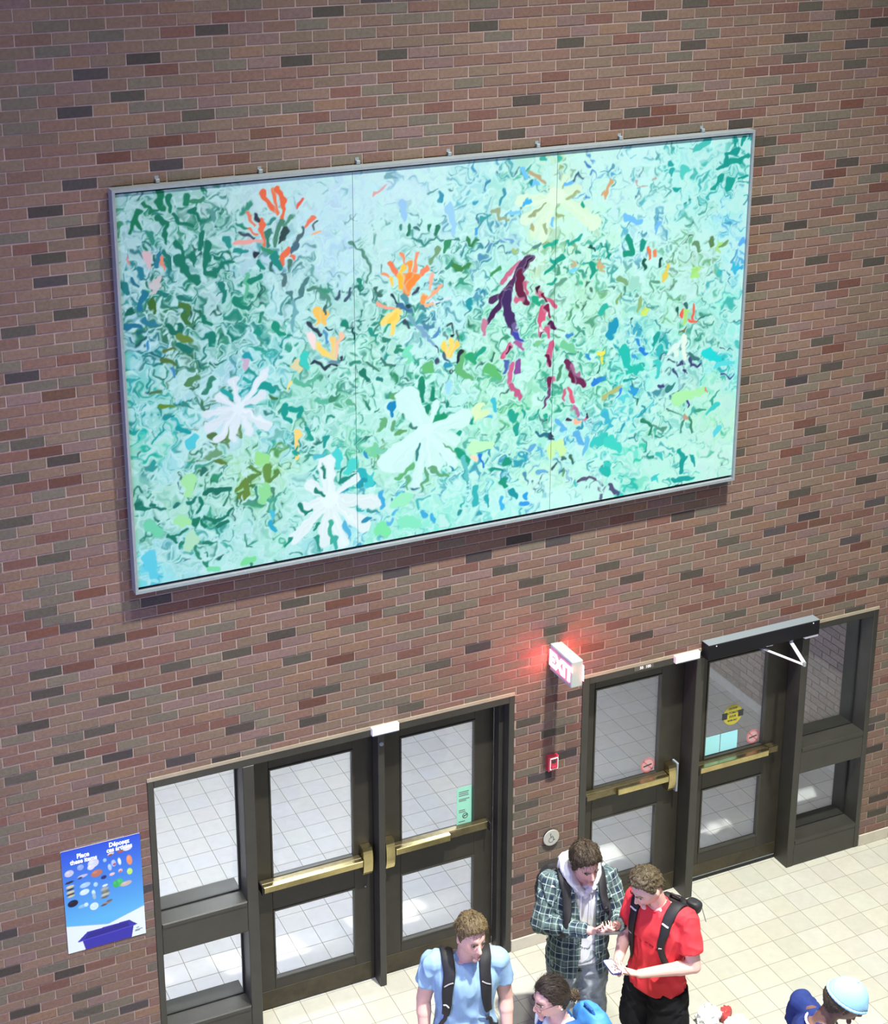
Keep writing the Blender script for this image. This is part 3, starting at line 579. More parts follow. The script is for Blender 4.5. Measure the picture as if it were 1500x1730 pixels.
def FEAT(ox, oy, s, rows, halo=0):
    """rows: 'r,g,b,width:x,y x,y ...' measured in an enlarged view at origin ox, oy and scale s; one point makes a dab"""
    for row in rows.split(';'):
        if not row.strip(): continue
        h, p = row.split(':'); r, g, b, wd = [float(v) for v in h.split(',')]; pts = [cv(ox+float(q.split(',')[0])/s, oy+float(q.split(',')[1])/s) for q in p.split()]
        rad = wd/s*0.5*0.94
        if len(pts) == 1:
            for _q in range(4): paint.stroke(wiggle(pts[0][0]+NR.uniform(-rad, rad)*0.8, pts[0][1]+NR.uniform(-rad, rad)*0.8, rad*1.6, 0.6), rad*0.62, np.array((r, g, b))+NR.uniform(-8, 8, 3), rad*0.35)
        else:
            if halo: paint.stroke(pts, rad+halo, PALE-8, rad+halo*0.6, 0.4, 2)
            paint.stroke(pts, rad*1.02, (r, g, b), rad*0.62)
def PETALS(cx, cy, tips, col, core=9):
    c = cv(cx, cy)
    for x, y, wd in tips:
        t = cv(x, y); paint.stroke([c, t], wd*0.26, np.array(col)-NR.uniform(4, 10), wd*0.56, 1, 1.2)
    for x, y, wd in tips:
        t = cv(x, y)
        for q in range(4): paint.stroke([(c[0]+(t[0]-c[0])*0.15, c[1]+(t[1]-c[1])*0.15+NR.uniform(-wd, wd)*0.12), (t[0]+NR.uniform(-wd, wd)*0.35, t[1]+NR.uniform(-wd, wd)*0.35)], 0.8, np.array(col)+NR.uniform(-16, 10), 0.5, 0.7)
    paint.blob(*c, core, core*0.8, col)
# green thicket, upper left
FEAT(180, 290, 6.82, '20,130,90,70:610,240 600,350 640,440;20,130,95,60:700,280 720,450;25,130,90,45:440,390 510,460 590,440;20,130,90,55:370,460 300,600 270,700;20,130,90,60:330,560 400,670;20,125,95,50:590,540 690,620 660,820;50,150,125,60:500,700 530,820;20,125,100,45:770,490 830,590 990,620;20,125,100,50:1010,430 940,470 1050,500 1080,560;90,160,150,40:1180,440 1240,480 1240,570;30,135,100,55:930,270 920,380;60,145,110,45:1100,330 960,340;20,125,100,65:1090,720 1070,900;20,125,100,70:1180,840 1140,1000 1130,1180 1230,1190;20,125,100,30:1220,990 1290,1000 1340,950;20,125,105,40:1240,1150 1330,1060 1480,1020;20,125,100,60:800,820 890,920 900,1060;20,125,100,80:820,1000 900,1130 1050,1260;20,125,100,60:980,960 1010,1070;25,125,110,55:670,930 720,1060 740,1120;40,130,150,70:590,950 590,1090;40,135,150,70:380,1120 400,1230;40,120,140,40:290,1250 360,1320;30,130,130,70:200,1300 250,1390;222,196,196,70:450,960 490,1100;205,205,205,90:560,1300;240,150,120,35:630,1000 655,1100;225,150,140,30:250,1010 275,1070;30,130,120,60:600,1400 700,1420;30,125,110,50:830,1440 980,1470;25,130,115,55:1310,1290 1360,1400 1350,1490;60,115,50,50:510,1480 560,1650;70,125,60,60:860,1540 960,1560 900,1680;30,125,150,70:430,1400 380,1560;25,130,95,45:1100,210 1160,220')
FEAT(190, 520, 6.82, '20,110,90,60:200,60;40,130,150,60:370,150 500,190;30,120,150,60:150,200 330,220;20,115,95,55:640,190 690,300 780,280 790,180;100,140,60,75:770,330 900,370;15,120,105,80:800,440 920,490;15,130,110,70:1130,300 1140,440;20,125,100,50:1050,80 1060,160 1140,190;60,120,60,60:830,100 890,190;80,120,60,35:560,590 700,610 750,640;90,120,60,35:600,490 700,480;80,140,90,70:870,850 1000,790;50,135,110,55:1150,830 1060,980;30,165,160,55:1260,970 1370,1030;80,125,80,45:440,980 560,960;95,145,50,50:550,1130 690,1130;30,150,150,55:610,1250 690,1240;20,160,160,55:770,1390 890,1430;95,145,80,80:1330,1400 1320,1540;80,120,70,55:1120,1460 1280,1520;100,145,90,50:1450,1380 1470,1480;60,140,190,35:690,680 695,810;60,150,200,40:400,400 410,460;80,205,215,110:900,1550 960,1480')
# red flower
FEAT(380, 280, 6.82, '238,110,72,55:425,300 470,400 590,545;240,125,85,45:560,270 570,400 590,560;238,110,70,56:600,255 670,380 680,500 650,620;235,95,85,30:870,390 820,480;238,130,100,35:265,530 345,680;238,125,90,45:270,720 370,790;236,115,78,58:405,620 430,740 450,900;240,170,158,40:120,890 330,870 420,870;238,125,95,45:1015,580 930,710;242,180,140,30:1110,755 980,800;236,115,78,58:725,980 660,1060 660,1140;236,120,85,40:770,1030', 1.6)
FEAT(380, 280, 6.82, '50,60,75,30:350,550 375,640;70,80,100,35:180,780 330,840;45,75,75,60:700,740 650,800 640,890;75,140,115,55:640,650 590,760 570,920;80,150,120,45:770,600 660,710;80,110,115,45:890,740 830,830 800,910;90,110,110,35:1055,650 1000,740;40,145,120,40:150,660 240,710;40,50,65,40:330,1010 380,1010;70,110,130,50:820,930 770,990;50,150,110,50:450,960 620,1050;50,110,100,40:520,1110 520,1190;75,125,110,40:740,1100 720,1200;80,120,120,45:660,1260 690,1390;75,130,130,40:945,1310 880,1360 870,1500 800,1540 800,1680;75,130,130,35:730,1460 790,1560;40,150,140,70:20,850 60,920;40,150,140,40:100,980 260,980;55,130,110,45:490,760 500,920;30,140,130,80:560,1050 640,1180;60,150,120,40:1110,1400 1200,1460;80,140,120,40:960,1420 1100,1400;60,90,110,30:1290,1530 1320,1450;60,90,110,30:1400,1540 1440,1400;95,190,150,60:260,1250 230,1500;20,140,120,60:380,1100 430,1180;20,135,110,60:300,1330 410,1280;20,135,110,70:110,1570 250,1640')
# stem, orange flower and leaves
FEAT(590, 260, 6.82, '85,145,125,36:20,1030 130,1110 210,1220 225,1350 215,1470;30,140,115,60:130,1450 140,1540;225,165,165,30:290,460 410,380;60,110,100,30:290,1530 330,1600 390,1620;40,125,95,50:690,830 680,920;40,125,95,45:920,820 900,890;40,125,95,60:1020,850 1000,930;60,140,130,28:720,965 820,1000 850,1050 930,990 1090,980;50,145,100,60:1120,1020 1100,1120;115,160,120,60:1020,1100 940,1250;60,135,75,65:1190,1280 1290,1330 1370,1270;50,130,80,45:1360,980 1420,1050 1480,980;60,140,130,40:590,830 600,880;60,120,120,40:760,860 800,870;55,150,175,40:1050,460 1040,550;60,160,190,35:1420,560 1480,550;150,205,235,90:1150,620 1200,900;150,200,235,70:600,560 640,760;50,140,120,40:1140,1300 1170,1240')
FEAT(590, 260, 6.82, '238,125,85,50:460,1250 560,1420 640,1590;240,145,100,36:600,1150 630,1300;245,155,72,62:690,1250 680,1450;240,150,110,40:780,1140 745,1330 720,1480;240,135,95,50:900,1310 800,1420 690,1590;245,135,58,150:680,1460 655,1600;245,140,60,90:760,1440 690,1540;250,200,70,60:600,1310 600,1500;250,185,60,70:580,1430 600,1540;250,205,85,45:480,1430 510,1510;240,150,110,28:400,1370 450,1420;245,175,150,45:940,1400 925,1560;245,170,130,36:1050,1510 930,1640 850,1700;245,155,80,60:840,1640 860,1700', 1.5)
FEAT(590, 480, 6.82, '80,150,160,60:620,130 680,250 700,300;60,110,150,45:560,240 690,290;242,165,140,38:340,215 450,260 560,280;245,218,120,90:560,310 450,400 360,450;245,215,110,70:570,320 520,440 490,560;242,205,85,60:540,350 470,430;120,165,195,36:700,400 850,560 1000,720;110,170,180,60:700,370 760,450;50,80,90,30:640,430 670,490;245,155,85,60:850,190 870,130;240,185,140,40:880,230 970,245;215,225,235,30:940,210 1160,160;30,70,80,40:670,230 690,250;60,75,95,32:800,30 740,130;40,60,80,30:480,120 545,220;80,135,165,60:850,480 930,500;80,140,190,40:990,600 1040,500;70,140,150,60:830,260 870,300;30,150,130,55:250,540 300,600;50,130,110,45:380,630 460,640;40,140,110,55:540,770 620,760;40,140,110,40:560,720 610,700;120,220,180,110:640,790;25,120,100,60:150,1000 200,1110;60,120,110,40:370,850 430,930 520,930;60,130,110,30:200,900 270,970 320,980;30,130,120,50:330,1080 390,1110;20,140,105,70:820,1110 830,1310;20,140,105,60:960,1220 960,1320;20,130,105,30:980,1320 1030,1330;90,165,110,80:500,1280 640,1260;15,135,185,60:500,1370 460,1440 500,1500;95,185,115,100:900,950 960,990;95,180,115,90:1300,800 1260,1000 1390,1080;40,165,110,90:1390,820 1430,900;50,150,180,50:1110,930 1160,940;30,150,160,70:1390,200 1380,270')
FEAT(590, 480, 6.82, '248,212,95,60:1090,690 1130,810;250,215,105,60:1170,670 1150,810;248,205,90,55:1240,690 1180,810', 1.8)
FEAT(590, 480, 6.82, '70,100,125,50:1090,800 1130,870;30,45,60,45:1290,780 1230,890;60,80,85,20:1130,480 1190,460 1195,560;20,25,30,44:1180,600 1190,590;90,110,110,22:1240,540 1250,640;60,80,105,28:1000,720 1010,800;60,75,100,40:1030,880 1000,900;100,150,150,40:1100,560 1120,640;60,90,90,16:1150,990 1170,1020 1190,1000 1170,975')
FEAT(390, 500, 6.82, '245,198,95,90:1000,170 1000,300;245,195,95,90:1070,200 1060,300;248,215,110,65:960,560 1080,660 1160,700;245,205,120,50:1180,500 1160,700;245,195,160,55:1260,440 1190,690;242,224,220,60:900,430 960,600', 1.6)
FEAT(390, 500, 6.82, '60,110,110,36:1090,110 1070,190;45,65,80,46:890,310 980,390 1020,440;45,65,80,30:1090,370 1160,370;80,150,190,45:1070,440 1120,540;40,60,75,38:960,760 1070,830 1140,780 1220,800;100,140,155,50:1130,750 1260,760;40,60,75,26:1270,690 1270,730;222,216,165,90:750,790 790,850;240,225,140,45:690,1000 640,1060;240,215,125,60:760,1560 760,1690;200,180,200,70:150,740 150,830;110,175,180,40:720,50 740,180 700,300 720,420;20,155,145,80:350,1040 420,1030 490,1110;15,155,140,60:630,1280 610,1400 680,1430;15,155,140,60:690,1310 800,1310 790,1390;90,185,150,55:750,980 850,1030 960,960 990,910;90,185,155,55:980,1210 1120,1210 1250,1150;25,135,110,80:1290,310 1330,350;20,90,85,35:1400,390 1400,500;60,205,190,100:840,700 880,830;20,150,130,60:300,400 330,430;30,140,110,45:350,200 340,280;20,150,120,70:500,350 590,450;40,170,160,50:180,970 230,980;30,160,170,70:180,690 240,720;60,140,110,50:1160,1190 1260,1130;95,180,140,70:1360,1200 1400,1230;20,150,140,45:860,1530 930,1660;20,150,150,45:1090,1620 1060,1700;60,120,70,36:470,1180 530,1180')
# lower left
FEAT(210, 740, 6.82, '15,115,95,60:150,740 160,800;15,125,100,55:180,800 290,800;20,120,100,36:290,750 350,770;20,120,100,30:330,800 470,820;30,120,110,30:570,770 640,720;20,125,105,40:720,750 830,690;15,125,100,40:880,690 900,760 850,850;20,115,95,60:930,620 1020,570;20,115,95,60:1010,600 1200,590;100,140,60,60:1300,590 1390,480;100,140,60,70:1390,520 1400,680;95,135,60,50:1310,690 1360,620;20,120,95,38:920,910 1040,960 1190,890 1220,800;20,120,95,50:1080,1000 1180,960;15,125,95,55:820,930 820,1010;15,125,95,45:880,950 930,1030;20,125,100,34:500,1130 620,1120 720,1050;20,125,100,45:540,1130 590,1190;30,130,110,45:660,1220;40,140,110,40:830,1240 820,1320 880,1380;40,140,110,40:920,1420 1010,1500;30,130,105,45:930,1190 1010,1210;165,235,165,150:740,480 740,620;160,235,165,120:640,950 750,960;175,230,190,140:780,1150 750,1260;95,210,225,150:290,1380 330,1560;110,215,170,120:300,1000 420,1100;120,225,165,80:1000,1500 1080,1490;120,225,150,80:1400,1420 1480,1400;70,150,140,40:160,200;40,160,150,40:340,260 330,340 260,370;90,130,60,45:1050,260 1160,280;40,115,100,45:920,360 880,440')
FEAT(420, 720, 6.25, '245,215,125,60:510,80 500,330;150,225,140,110:120,330 200,350;100,150,70,90:190,440 200,560;90,140,70,36:20,420 110,470;90,140,70,50:10,560 110,490;90,140,70,40:230,560 310,470;140,222,150,110:180,640 150,780;70,140,110,40:250,650 240,740;50,140,120,45:80,650 80,770;40,170,200,50:230,1010 280,1090;70,190,215,45:240,890 250,960;30,160,140,45:620,60 650,150;25,155,145,55:810,110 780,210;30,160,140,50:480,270;70,210,205,90:930,280 950,400;70,210,200,110:1090,400 1040,480;40,180,185,110:1170,500 1300,600;30,160,165,80:1190,610;40,150,190,45:1230,260 1250,340;120,210,165,110:1320,250;80,175,215,55:1400,690 1400,840;120,230,165,130:1400,1080 1470,1130;40,150,175,45:960,690 1050,670;80,190,200,55:700,330 780,290')
PETALS(403, 689, [(347, 698, 11), (352, 722, 12), (371, 738, 12), (393, 739, 12), (421, 728, 12), (449, 717, 12), (443, 667, 11), (446, 632, 11), (393, 641, 11), (370, 672, 10)], (224, 241, 243))
PETALS(557, 842, [(551, 782, 22), (599, 806, 13), (633, 846, 21), (613, 887, 20), (577, 916, 15), (545, 912, 18), (499, 906, 16), (516, 858, 17), (524, 820, 15)], (226, 246, 243), 14)
FEAT(420, 720, 6.25, '20,130,110,40:690,660 800,735;20,130,110,38:555,830 580,910 650,890;25,135,120,30:950,590 1110,510;25,135,120,28:985,430 950,600;30,130,110,28:775,410 800,530;25,140,115,40:740,1010 690,1100;25,140,120,40:430,1180 390,1250;60,175,150,50:870,1000 860,1230;40,150,130,45:710,1160 730,1290;60,175,160,60:900,1190 930,1280;80,180,215,50:1010,1010 1050,1150;60,150,150,30:1250,880 1370,900;40,140,170,40:1220,990 1290,960')
FEAT(620, 640, 6.655, '20,150,105,110:760,470 860,410;15,135,105,60:680,320 620,430;15,135,105,50:610,60 630,240;15,135,105,50:740,130 740,215;15,155,125,45:1050,590 980,640;20,155,120,75:1010,800 1080,880 1150,920;90,165,120,55:780,640 840,660 900,780 980,850;15,135,185,50:300,290 260,340 290,390;100,175,120,60:190,460 130,570;95,165,120,50:300,490 270,580;95,165,105,80:360,600 420,590;60,170,215,55:150,1290 180,1430;80,180,215,50:340,1310;80,185,220,45:290,1520 340,1480;90,180,225,45:240,1620 280,1580;60,170,215,45:630,1500 650,1540;60,175,220,50:720,1520 760,1600;150,235,190,150:420,1350 300,1400;130,230,190,150:420,1600 560,1620;60,200,200,80:60,1150;50,180,180,60:1220,1200 1210,1400;40,170,175,50:1330,1320 1360,1420;30,140,160,45:940,960 960,1020;40,150,150,35:1030,1500 1070,1480;250,215,185,50:1180,860 1220,910;40,120,210,32:1260,870 1320,990;20,150,130,45:1170,450 1180,500;60,190,215,50:1420,240 1440,360;80,180,225,45:1300,400 1380,430;205,240,190,140:1200,380;185,245,190,140:1200,760 1400,740;90,190,190,60:1080,900 1130,1120')
PETALS(719, 727, [(688, 674, 34), (700, 680, 20), (737, 680, 10), (781, 706, 24), (766, 742, 18), (660, 778, 32), (676, 786, 20), (704, 812, 16), (734, 786, 22), (764, 779, 14)], (208, 248, 241), 10)
FEAT(620, 640, 6.655, '50,130,130,34:600,720 560,830 540,900;95,180,120,55:500,970 400,1080 330,1110;90,165,120,34:660,1000 690,1130 590,1180 610,1260;95,175,125,50:460,1110 450,1220;60,130,120,40:480,530 550,560;95,165,120,40:720,1000 800,1060 920,1080;150,215,240,50:900,50 890,150;30,130,115,40:910,260 880,300')
# pale flower, upper right
PETALS(939, 332, [(880, 340, 15), (887, 372, 14), (900, 392, 14), (915, 400, 12), (975, 318, 12), (1004, 376, 20), (985, 360, 18), (955, 300, 8)], (216, 246, 216), 14)
FEAT(800, 240, 6.82, '60,175,235,55:600,690;110,195,240,60:560,310 600,400;100,180,240,50:1060,490 1130,470;110,195,240,50:660,470 750,470;120,200,235,50:410,820 530,820;110,190,240,34:910,890 910,980;60,150,170,34:350,540 350,600 280,730;40,140,150,28:640,470 660,450;150,180,120,50:960,820 1030,850;160,180,130,40:1090,640 1220,560;165,170,120,50:650,980;150,170,130,36:650,860 830,710;150,175,130,40:820,930 830,1040;150,170,135,45:210,790 280,780 300,900 390,880;60,160,160,36:90,880 190,850;25,160,130,34:1250,710 1260,740;30,170,140,44:820,1200 900,1190 960,1110;30,165,145,50:1080,1150 1110,1190 1240,1080;20,155,130,55:1010,1320 900,1440 820,1510;20,160,140,55:920,1370 880,1340;15,90,80,40:1370,1190;20,155,130,55:1350,1400 1380,1480 1340,1560;30,165,140,40:940,1590 840,1650;120,180,150,34:570,1280 650,1260;80,140,130,34:710,1210 770,1160;150,190,130,60:430,1260;60,175,160,60:800,190 830,210;60,185,160,45:980,180 990,230;180,165,125,34:650,340 820,460;205,175,130,40:1490,600;120,210,240,50:1160,1450;190,175,130,40:1150,1390;195,175,130,60:1440,1440;60,150,90,36:190,1530 300,1450;70,165,210,50:20,1040')
# purple plant
FEAT(790, 420, 5.583, '195,105,135,48:500,130 380,220 310,335;80,48,92,92:570,105 480,220 410,330 330,420;45,20,50,32:585,95 540,180;98,26,62,76:490,240 490,420 545,505;195,95,125,34:540,320 550,430;200,100,130,36:450,480 510,490;75,45,90,60:390,390 220,485;66,32,82,66:330,430 300,540 220,640 170,700;62,40,95,86:370,440 380,600 420,740 470,850;60,70,170,60:450,790 500,870;110,90,150,40:430,720 470,760;165,95,150,40:450,880 530,940;192,125,150,60:155,700 150,815;205,88,128,70:390,920 340,1020;100,30,75,34:398,930 375,990;70,100,170,36:365,1060 350,1170;130,78,150,60:480,1080 460,1160;205,98,140,60:410,1100 385,1250;190,92,132,44:400,1270 500,1420;195,88,118,45:660,400 700,450 790,500 820,545;40,15,40,30:650,375 668,405;110,20,55,36:710,440 740,500;205,88,122,60:705,560 670,800;125,20,65,45:740,550 770,640;80,20,75,45:765,705 830,740;205,92,128,56:740,760 760,830;110,30,80,30:700,770 680,820;200,88,128,66:790,900 760,1000 750,1090;100,20,65,45:740,1010 760,1090;200,110,150,34:790,1220;115,25,75,50:770,1230 770,1310;100,70,110,30:770,1330 710,1510;105,35,80,72:930,1060 1010,1200 1100,1285;165,102,142,34:985,1110 1050,1190;95,20,60,50:960,1180 1000,1240;215,92,122,40:960,1320 1000,1450;200,102,132,36:905,1340 905,1430;195,122,160,40:1000,1500 1040,1570;245,198,168,36:1010,1620 1070,1630;60,50,80,26:1110,1590 1125,1570;60,40,70,24:940,1600 970,1610', 1.2)
FEAT(790, 420, 5.583, '235,225,235,26:395,275 390,290;230,235,240,26:680,775;235,225,240,22:725,620;30,165,125,60:640,470 670,520;110,200,150,70:900,900 1010,960;60,140,200,40:940,810 980,815;90,185,110,90:180,1130 300,1200;30,160,130,50:140,940 60,1030;120,195,140,60:660,900 700,870;70,145,110,44:870,1120 850,1230;60,190,205,45:250,1440 260,1530;30,175,160,55:400,1550 420,1610 450,1560;230,225,90,50:1240,1010;40,130,210,60:1200,1260 1270,1240;40,120,95,20:1225,1180 1235,1100;40,140,205,34:1150,1010')
# right side
FEAT(1010, 460, 6.0, '25,150,185,110:160,530 120,640;30,190,175,110:260,780 310,950;30,190,170,90:330,980 440,970;20,160,150,60:600,640 550,720;60,200,195,70:600,900 600,1050;30,215,215,110:1100,810 1220,860;90,220,225,60:1200,940 1380,900;30,130,215,46:420,780 490,820;40,140,215,30:390,690 410,740;60,160,215,26:350,830 400,880;30,90,80,26:345,470 330,520;40,140,205,60:20,1100;175,185,120,60:60,1260 230,1140;60,140,225,34:230,1180 190,1260;40,160,215,60:350,1210;60,190,205,70:60,1400 120,1560;90,215,215,70:240,1300;50,200,185,110:40,1680;130,170,110,40:230,240 190,300;140,180,120,50:420,260 400,380;200,225,120,60:460,410;120,170,120,50:210,60 290,110;225,205,90,44:690,20 650,90;165,225,120,55:970,10;60,190,195,50:1220,20;40,180,160,70:30,400 90,330')
FEAT(1010, 460, 6.0, '235,95,72,46:865,390 850,460;230,105,82,36:960,340 960,480;235,110,85,30:920,490 990,490;168,226,122,48:900,390 880,510;225,245,230,60:860,660 880,880;215,245,230,44:800,830 760,760;215,248,235,44:820,700 720,830', 1.0)
FEAT(1010, 460, 6.0, '30,90,80,30:805,370 820,430;50,110,110,36:880,300 900,350;60,120,110,22:1070,435 1000,495;120,110,70,40:870,590;60,120,120,40:930,840 1010,890;60,70,120,30:930,880 935,950 1030,940;60,70,120,30:840,910;60,70,125,44:610,1140 650,1150;60,80,120,28:760,980 800,1060;50,130,130,60:700,1190 760,1130;50,60,110,28:880,990;60,80,140,18:1250,1020 1330,1070 1370,1020;60,80,130,18:1230,760 1270,765;60,90,120,12:1300,780 1370,785;168,240,172,120:800,1290 900,1240 1060,1200;215,140,110,28:1095,1190;60,60,130,26:905,1310 912,1370;70,130,120,16:700,1390 830,1440;190,155,135,60:870,1450 900,1480;60,140,110,34:930,1480 940,1620;70,150,130,40:850,1500 840,1610;40,135,105,38:440,1480 550,1560 520,1640;80,150,130,24:560,1550 640,1590 690,1570;60,160,130,34:990,1395 1075,1390;60,205,200,54:1200,1340 1100,1420;90,215,225,60:1220,1570 1160,1650;40,120,100,26:390,1290 380,1340')
FEAT(1020, 640, 6.522, '20,165,155,60:820,790 900,870;20,160,155,70:860,890 850,1020;20,165,160,50:960,850 1000,950;20,165,160,50:760,1110 990,1090;60,195,185,50:580,810 640,880;70,90,130,60:60,1170 160,1260;60,210,195,130:60,680 170,760;25,190,175,80:20,930 40,1060;60,205,205,60:550,1080')
FEAT(1010, 210, 5.556, '225,125,85,40:470,1180 480,1270;228,135,95,36:520,1180 525,1250;20,90,75,50:430,1290 440,1350;25,80,75,36:590,1260 580,1330;225,205,90,44:660,1330 610,1430;20,150,125,60:280,1080 330,1200 240,1220;20,150,130,50:430,1090 400,1190;205,165,120,36:120,520 60,690;185,165,160,14:350,530 400,585 460,585;185,165,150,14:530,490 500,530;110,160,160,16:390,490 410,400;110,190,242,60:260,880 400,910;110,185,240,44:570,940 540,1020;20,155,145,44:1310,250 1190,270 1210,360 1110,430;20,160,145,60:1250,350 1330,350 1410,280;20,160,145,36:1370,120 1350,190;20,160,150,36:1290,140 1275,210;20,160,145,54:1160,500 1080,590;20,165,150,90:1230,540 1210,590;20,160,145,34:1390,480 1310,520;70,195,185,60:1030,160 900,240;80,205,195,90:800,440 790,480;40,175,170,50:700,430 690,480;20,165,155,30:700,605 770,600;40,165,165,36:670,370 700,380;90,135,85,60:1050,1100 1060,1140;100,150,110,45:900,1110 950,1180;165,225,130,70:1150,1130;165,225,130,70:930,1380;110,160,110,40:1210,1110 1150,1150;100,180,240,60:1340,1090;60,185,225,60:1290,1360')
FEAT(820, 680, 6.818, '30,165,140,60:290,110 310,190 360,120;30,165,150,40:440,80 450,180;30,165,140,45:600,110 570,170;30,165,140,50:690,150;20,150,120,80:230,680 300,680;20,150,130,40:50,760 190,780;20,150,120,70:200,900 230,960;20,150,160,60:290,1030 350,1080;40,160,225,60:450,1050 470,1090;50,155,225,50:400,1150 490,1140;60,180,230,55:180,1110 180,1210;40,110,130,40:580,360 720,380;40,70,100,45:740,390;90,175,225,80:1040,360 1110,480;100,190,225,70:1180,420 1130,580;95,180,225,60:820,200 920,320;195,240,170,110:770,480 760,620;195,240,170,110:850,470 880,580;85,85,115,44:1080,890 1200,860 1260,880;80,80,120,60:1430,950 1490,1030;60,100,110,32:760,760 830,690;60,110,110,36:870,630 920,650;60,110,90,30:985,620 990,700;90,150,110,24:905,760 900,830;100,175,215,50:610,790 690,790;95,170,215,50:520,520 560,490;90,175,215,60:620,550;40,185,175,70:1340,780 1400,850;60,200,190,60:1370,690 1420,720;60,180,205,80:1370,130 1430,260;225,110,150,34:1150,180;170,110,150,44:1030,80 1060,140;60,50,80,28:1165,150;245,180,150,36:1030,210 1090,200;30,160,145,55:350,260 350,360')
swirl(2.6, 7, 41)
CANV = mat('painted_canvas', attr='Col', rough=0.65, spec=0.2, bump=0.12, bscale=260)
pt = empty('painting', (0, 0, 0), label='huge pale green garden painting of orange, white and purple flowers in an aluminium frame', cat='painting')
FX0, FX1, FZ0, FZ1, FB, FF = 0.014, 4.372, 3.502, 5.996, -0.020, -0.106
PM = 0.63
cuts = [0, int((1.484-PX0)/(PX1-PX0)*QW), int((2.888-PX0)/(PX1-PX0)*QW), QW]
for i in range(3):
    a, b = cuts[i], cuts[i+1]; xa = PX0+(PX1-PX0)*a/QW+(0.0012 if i else 0); xb = PX0+(PX1-PX0)*b/QW-(0.0012 if i < 2 else 0)
    link('panel', sheet_mesh('panel', paint, a, b, xa, xb, PZ0, PZ1, PY, PM), CANV, pt)
    MB().box(xa, xb, PY+0.0008, PY+0.035, PZ0, PZ1).build('panel_backing', BLACK, pt)
MB().box(FX0+0.004, FX1-0.004, -0.052, -0.022, FZ0+0.004, FZ1-0.004).build('backing_board', BLACK, pt)
def rail(name, q):
    return MB().add(q[0]+q[1], [(0, 1, 2, 3), (7, 6, 5, 4), (0, 4, 5, 1), (1, 5, 6, 2), (2, 6, 7, 3), (3, 7, 4, 0)]).build(name, ALU, pt)
def mitre(xa, za, xb, zb, xc, zc, xd, zd): return [[(xa, FF, za), (xb, FF, zb), (xc, FF, zc), (xd, FF, zd)], [(xa, FB, za), (xb, FB, zb), (xc, FB, zc), (xd, FB, zd)]]
g = 0.018
rail('frame_rail', mitre(FX0, FZ0, FX1, FZ0, FX1-g, FZ0+g, FX0+g, FZ0+g)); rail('frame_rail', mitre(FX0+g, FZ1-g, FX1-g, FZ1-g, FX1, FZ1, FX0, FZ1))
rail('frame_rail', mitre(FX0, FZ0, FX0+g, FZ0+g, FX0+g, FZ1-g, FX0, FZ1)); rail('frame_rail', mitre(FX1-g, FZ0+g, FX1, FZ0, FX1, FZ1, FX1-g, FZ1-g))
for x in (0.305, 0.929, 1.55, 2.161, 2.781, 3.385, 4.016): MB().box(x-0.012, x+0.012, -0.030, -0.001, FZ1+0.0005, FZ1+0.024, 0.003).box(x-0.012, x+0.012, -0.004, -0.001, FZ1+0.024, FZ1+0.040).build('hanging_clip', ALU, pt)

# ------------------------------------------------------------------ recycling poster
PW_, PH_ = 170, 252
po = Sheet(PW_, PH_, (255, 255, 255))
for j in range(PH_):
    t = j/(PH_*0.72); po.a[j] = mixc((45, 85, 215), (95, 185, 235), min(1, max(0, t))**0.9)
sx_, sy_ = PW_/1075, PH_/1520      # measured in an enlarged view of the sheet straightened to 1075 x 1520
def pp(x, y): return ((x)*sx_, (y)*sy_)
po.poly([pp(0, 1105), pp(560, 1225), pp(1075, 1085), pp(1075, 1520), pp(0, 1520)], (232, 246, 252))
po.poly([pp(0, 1090), pp(0, 1105), pp(560, 1225), pp(1075, 1085), pp(1075, 1065), pp(560, 1205)], (120, 185, 225))
BINC = (58, 52, 168)
po.poly([pp(270, 1260), pp(850, 1245), pp(960, 1340), pp(905, 1350), pp(870, 1520), pp(235, 1520), pp(200, 1370), pp(130, 1375)], BINC)
po.poly([pp(285, 1285), pp(830, 1265), pp(850, 1340), pp(230, 1365)], (46, 40, 140)); po.stroke([pp(150, 1375), pp(900, 1345)], 1.1, (80, 78, 195))
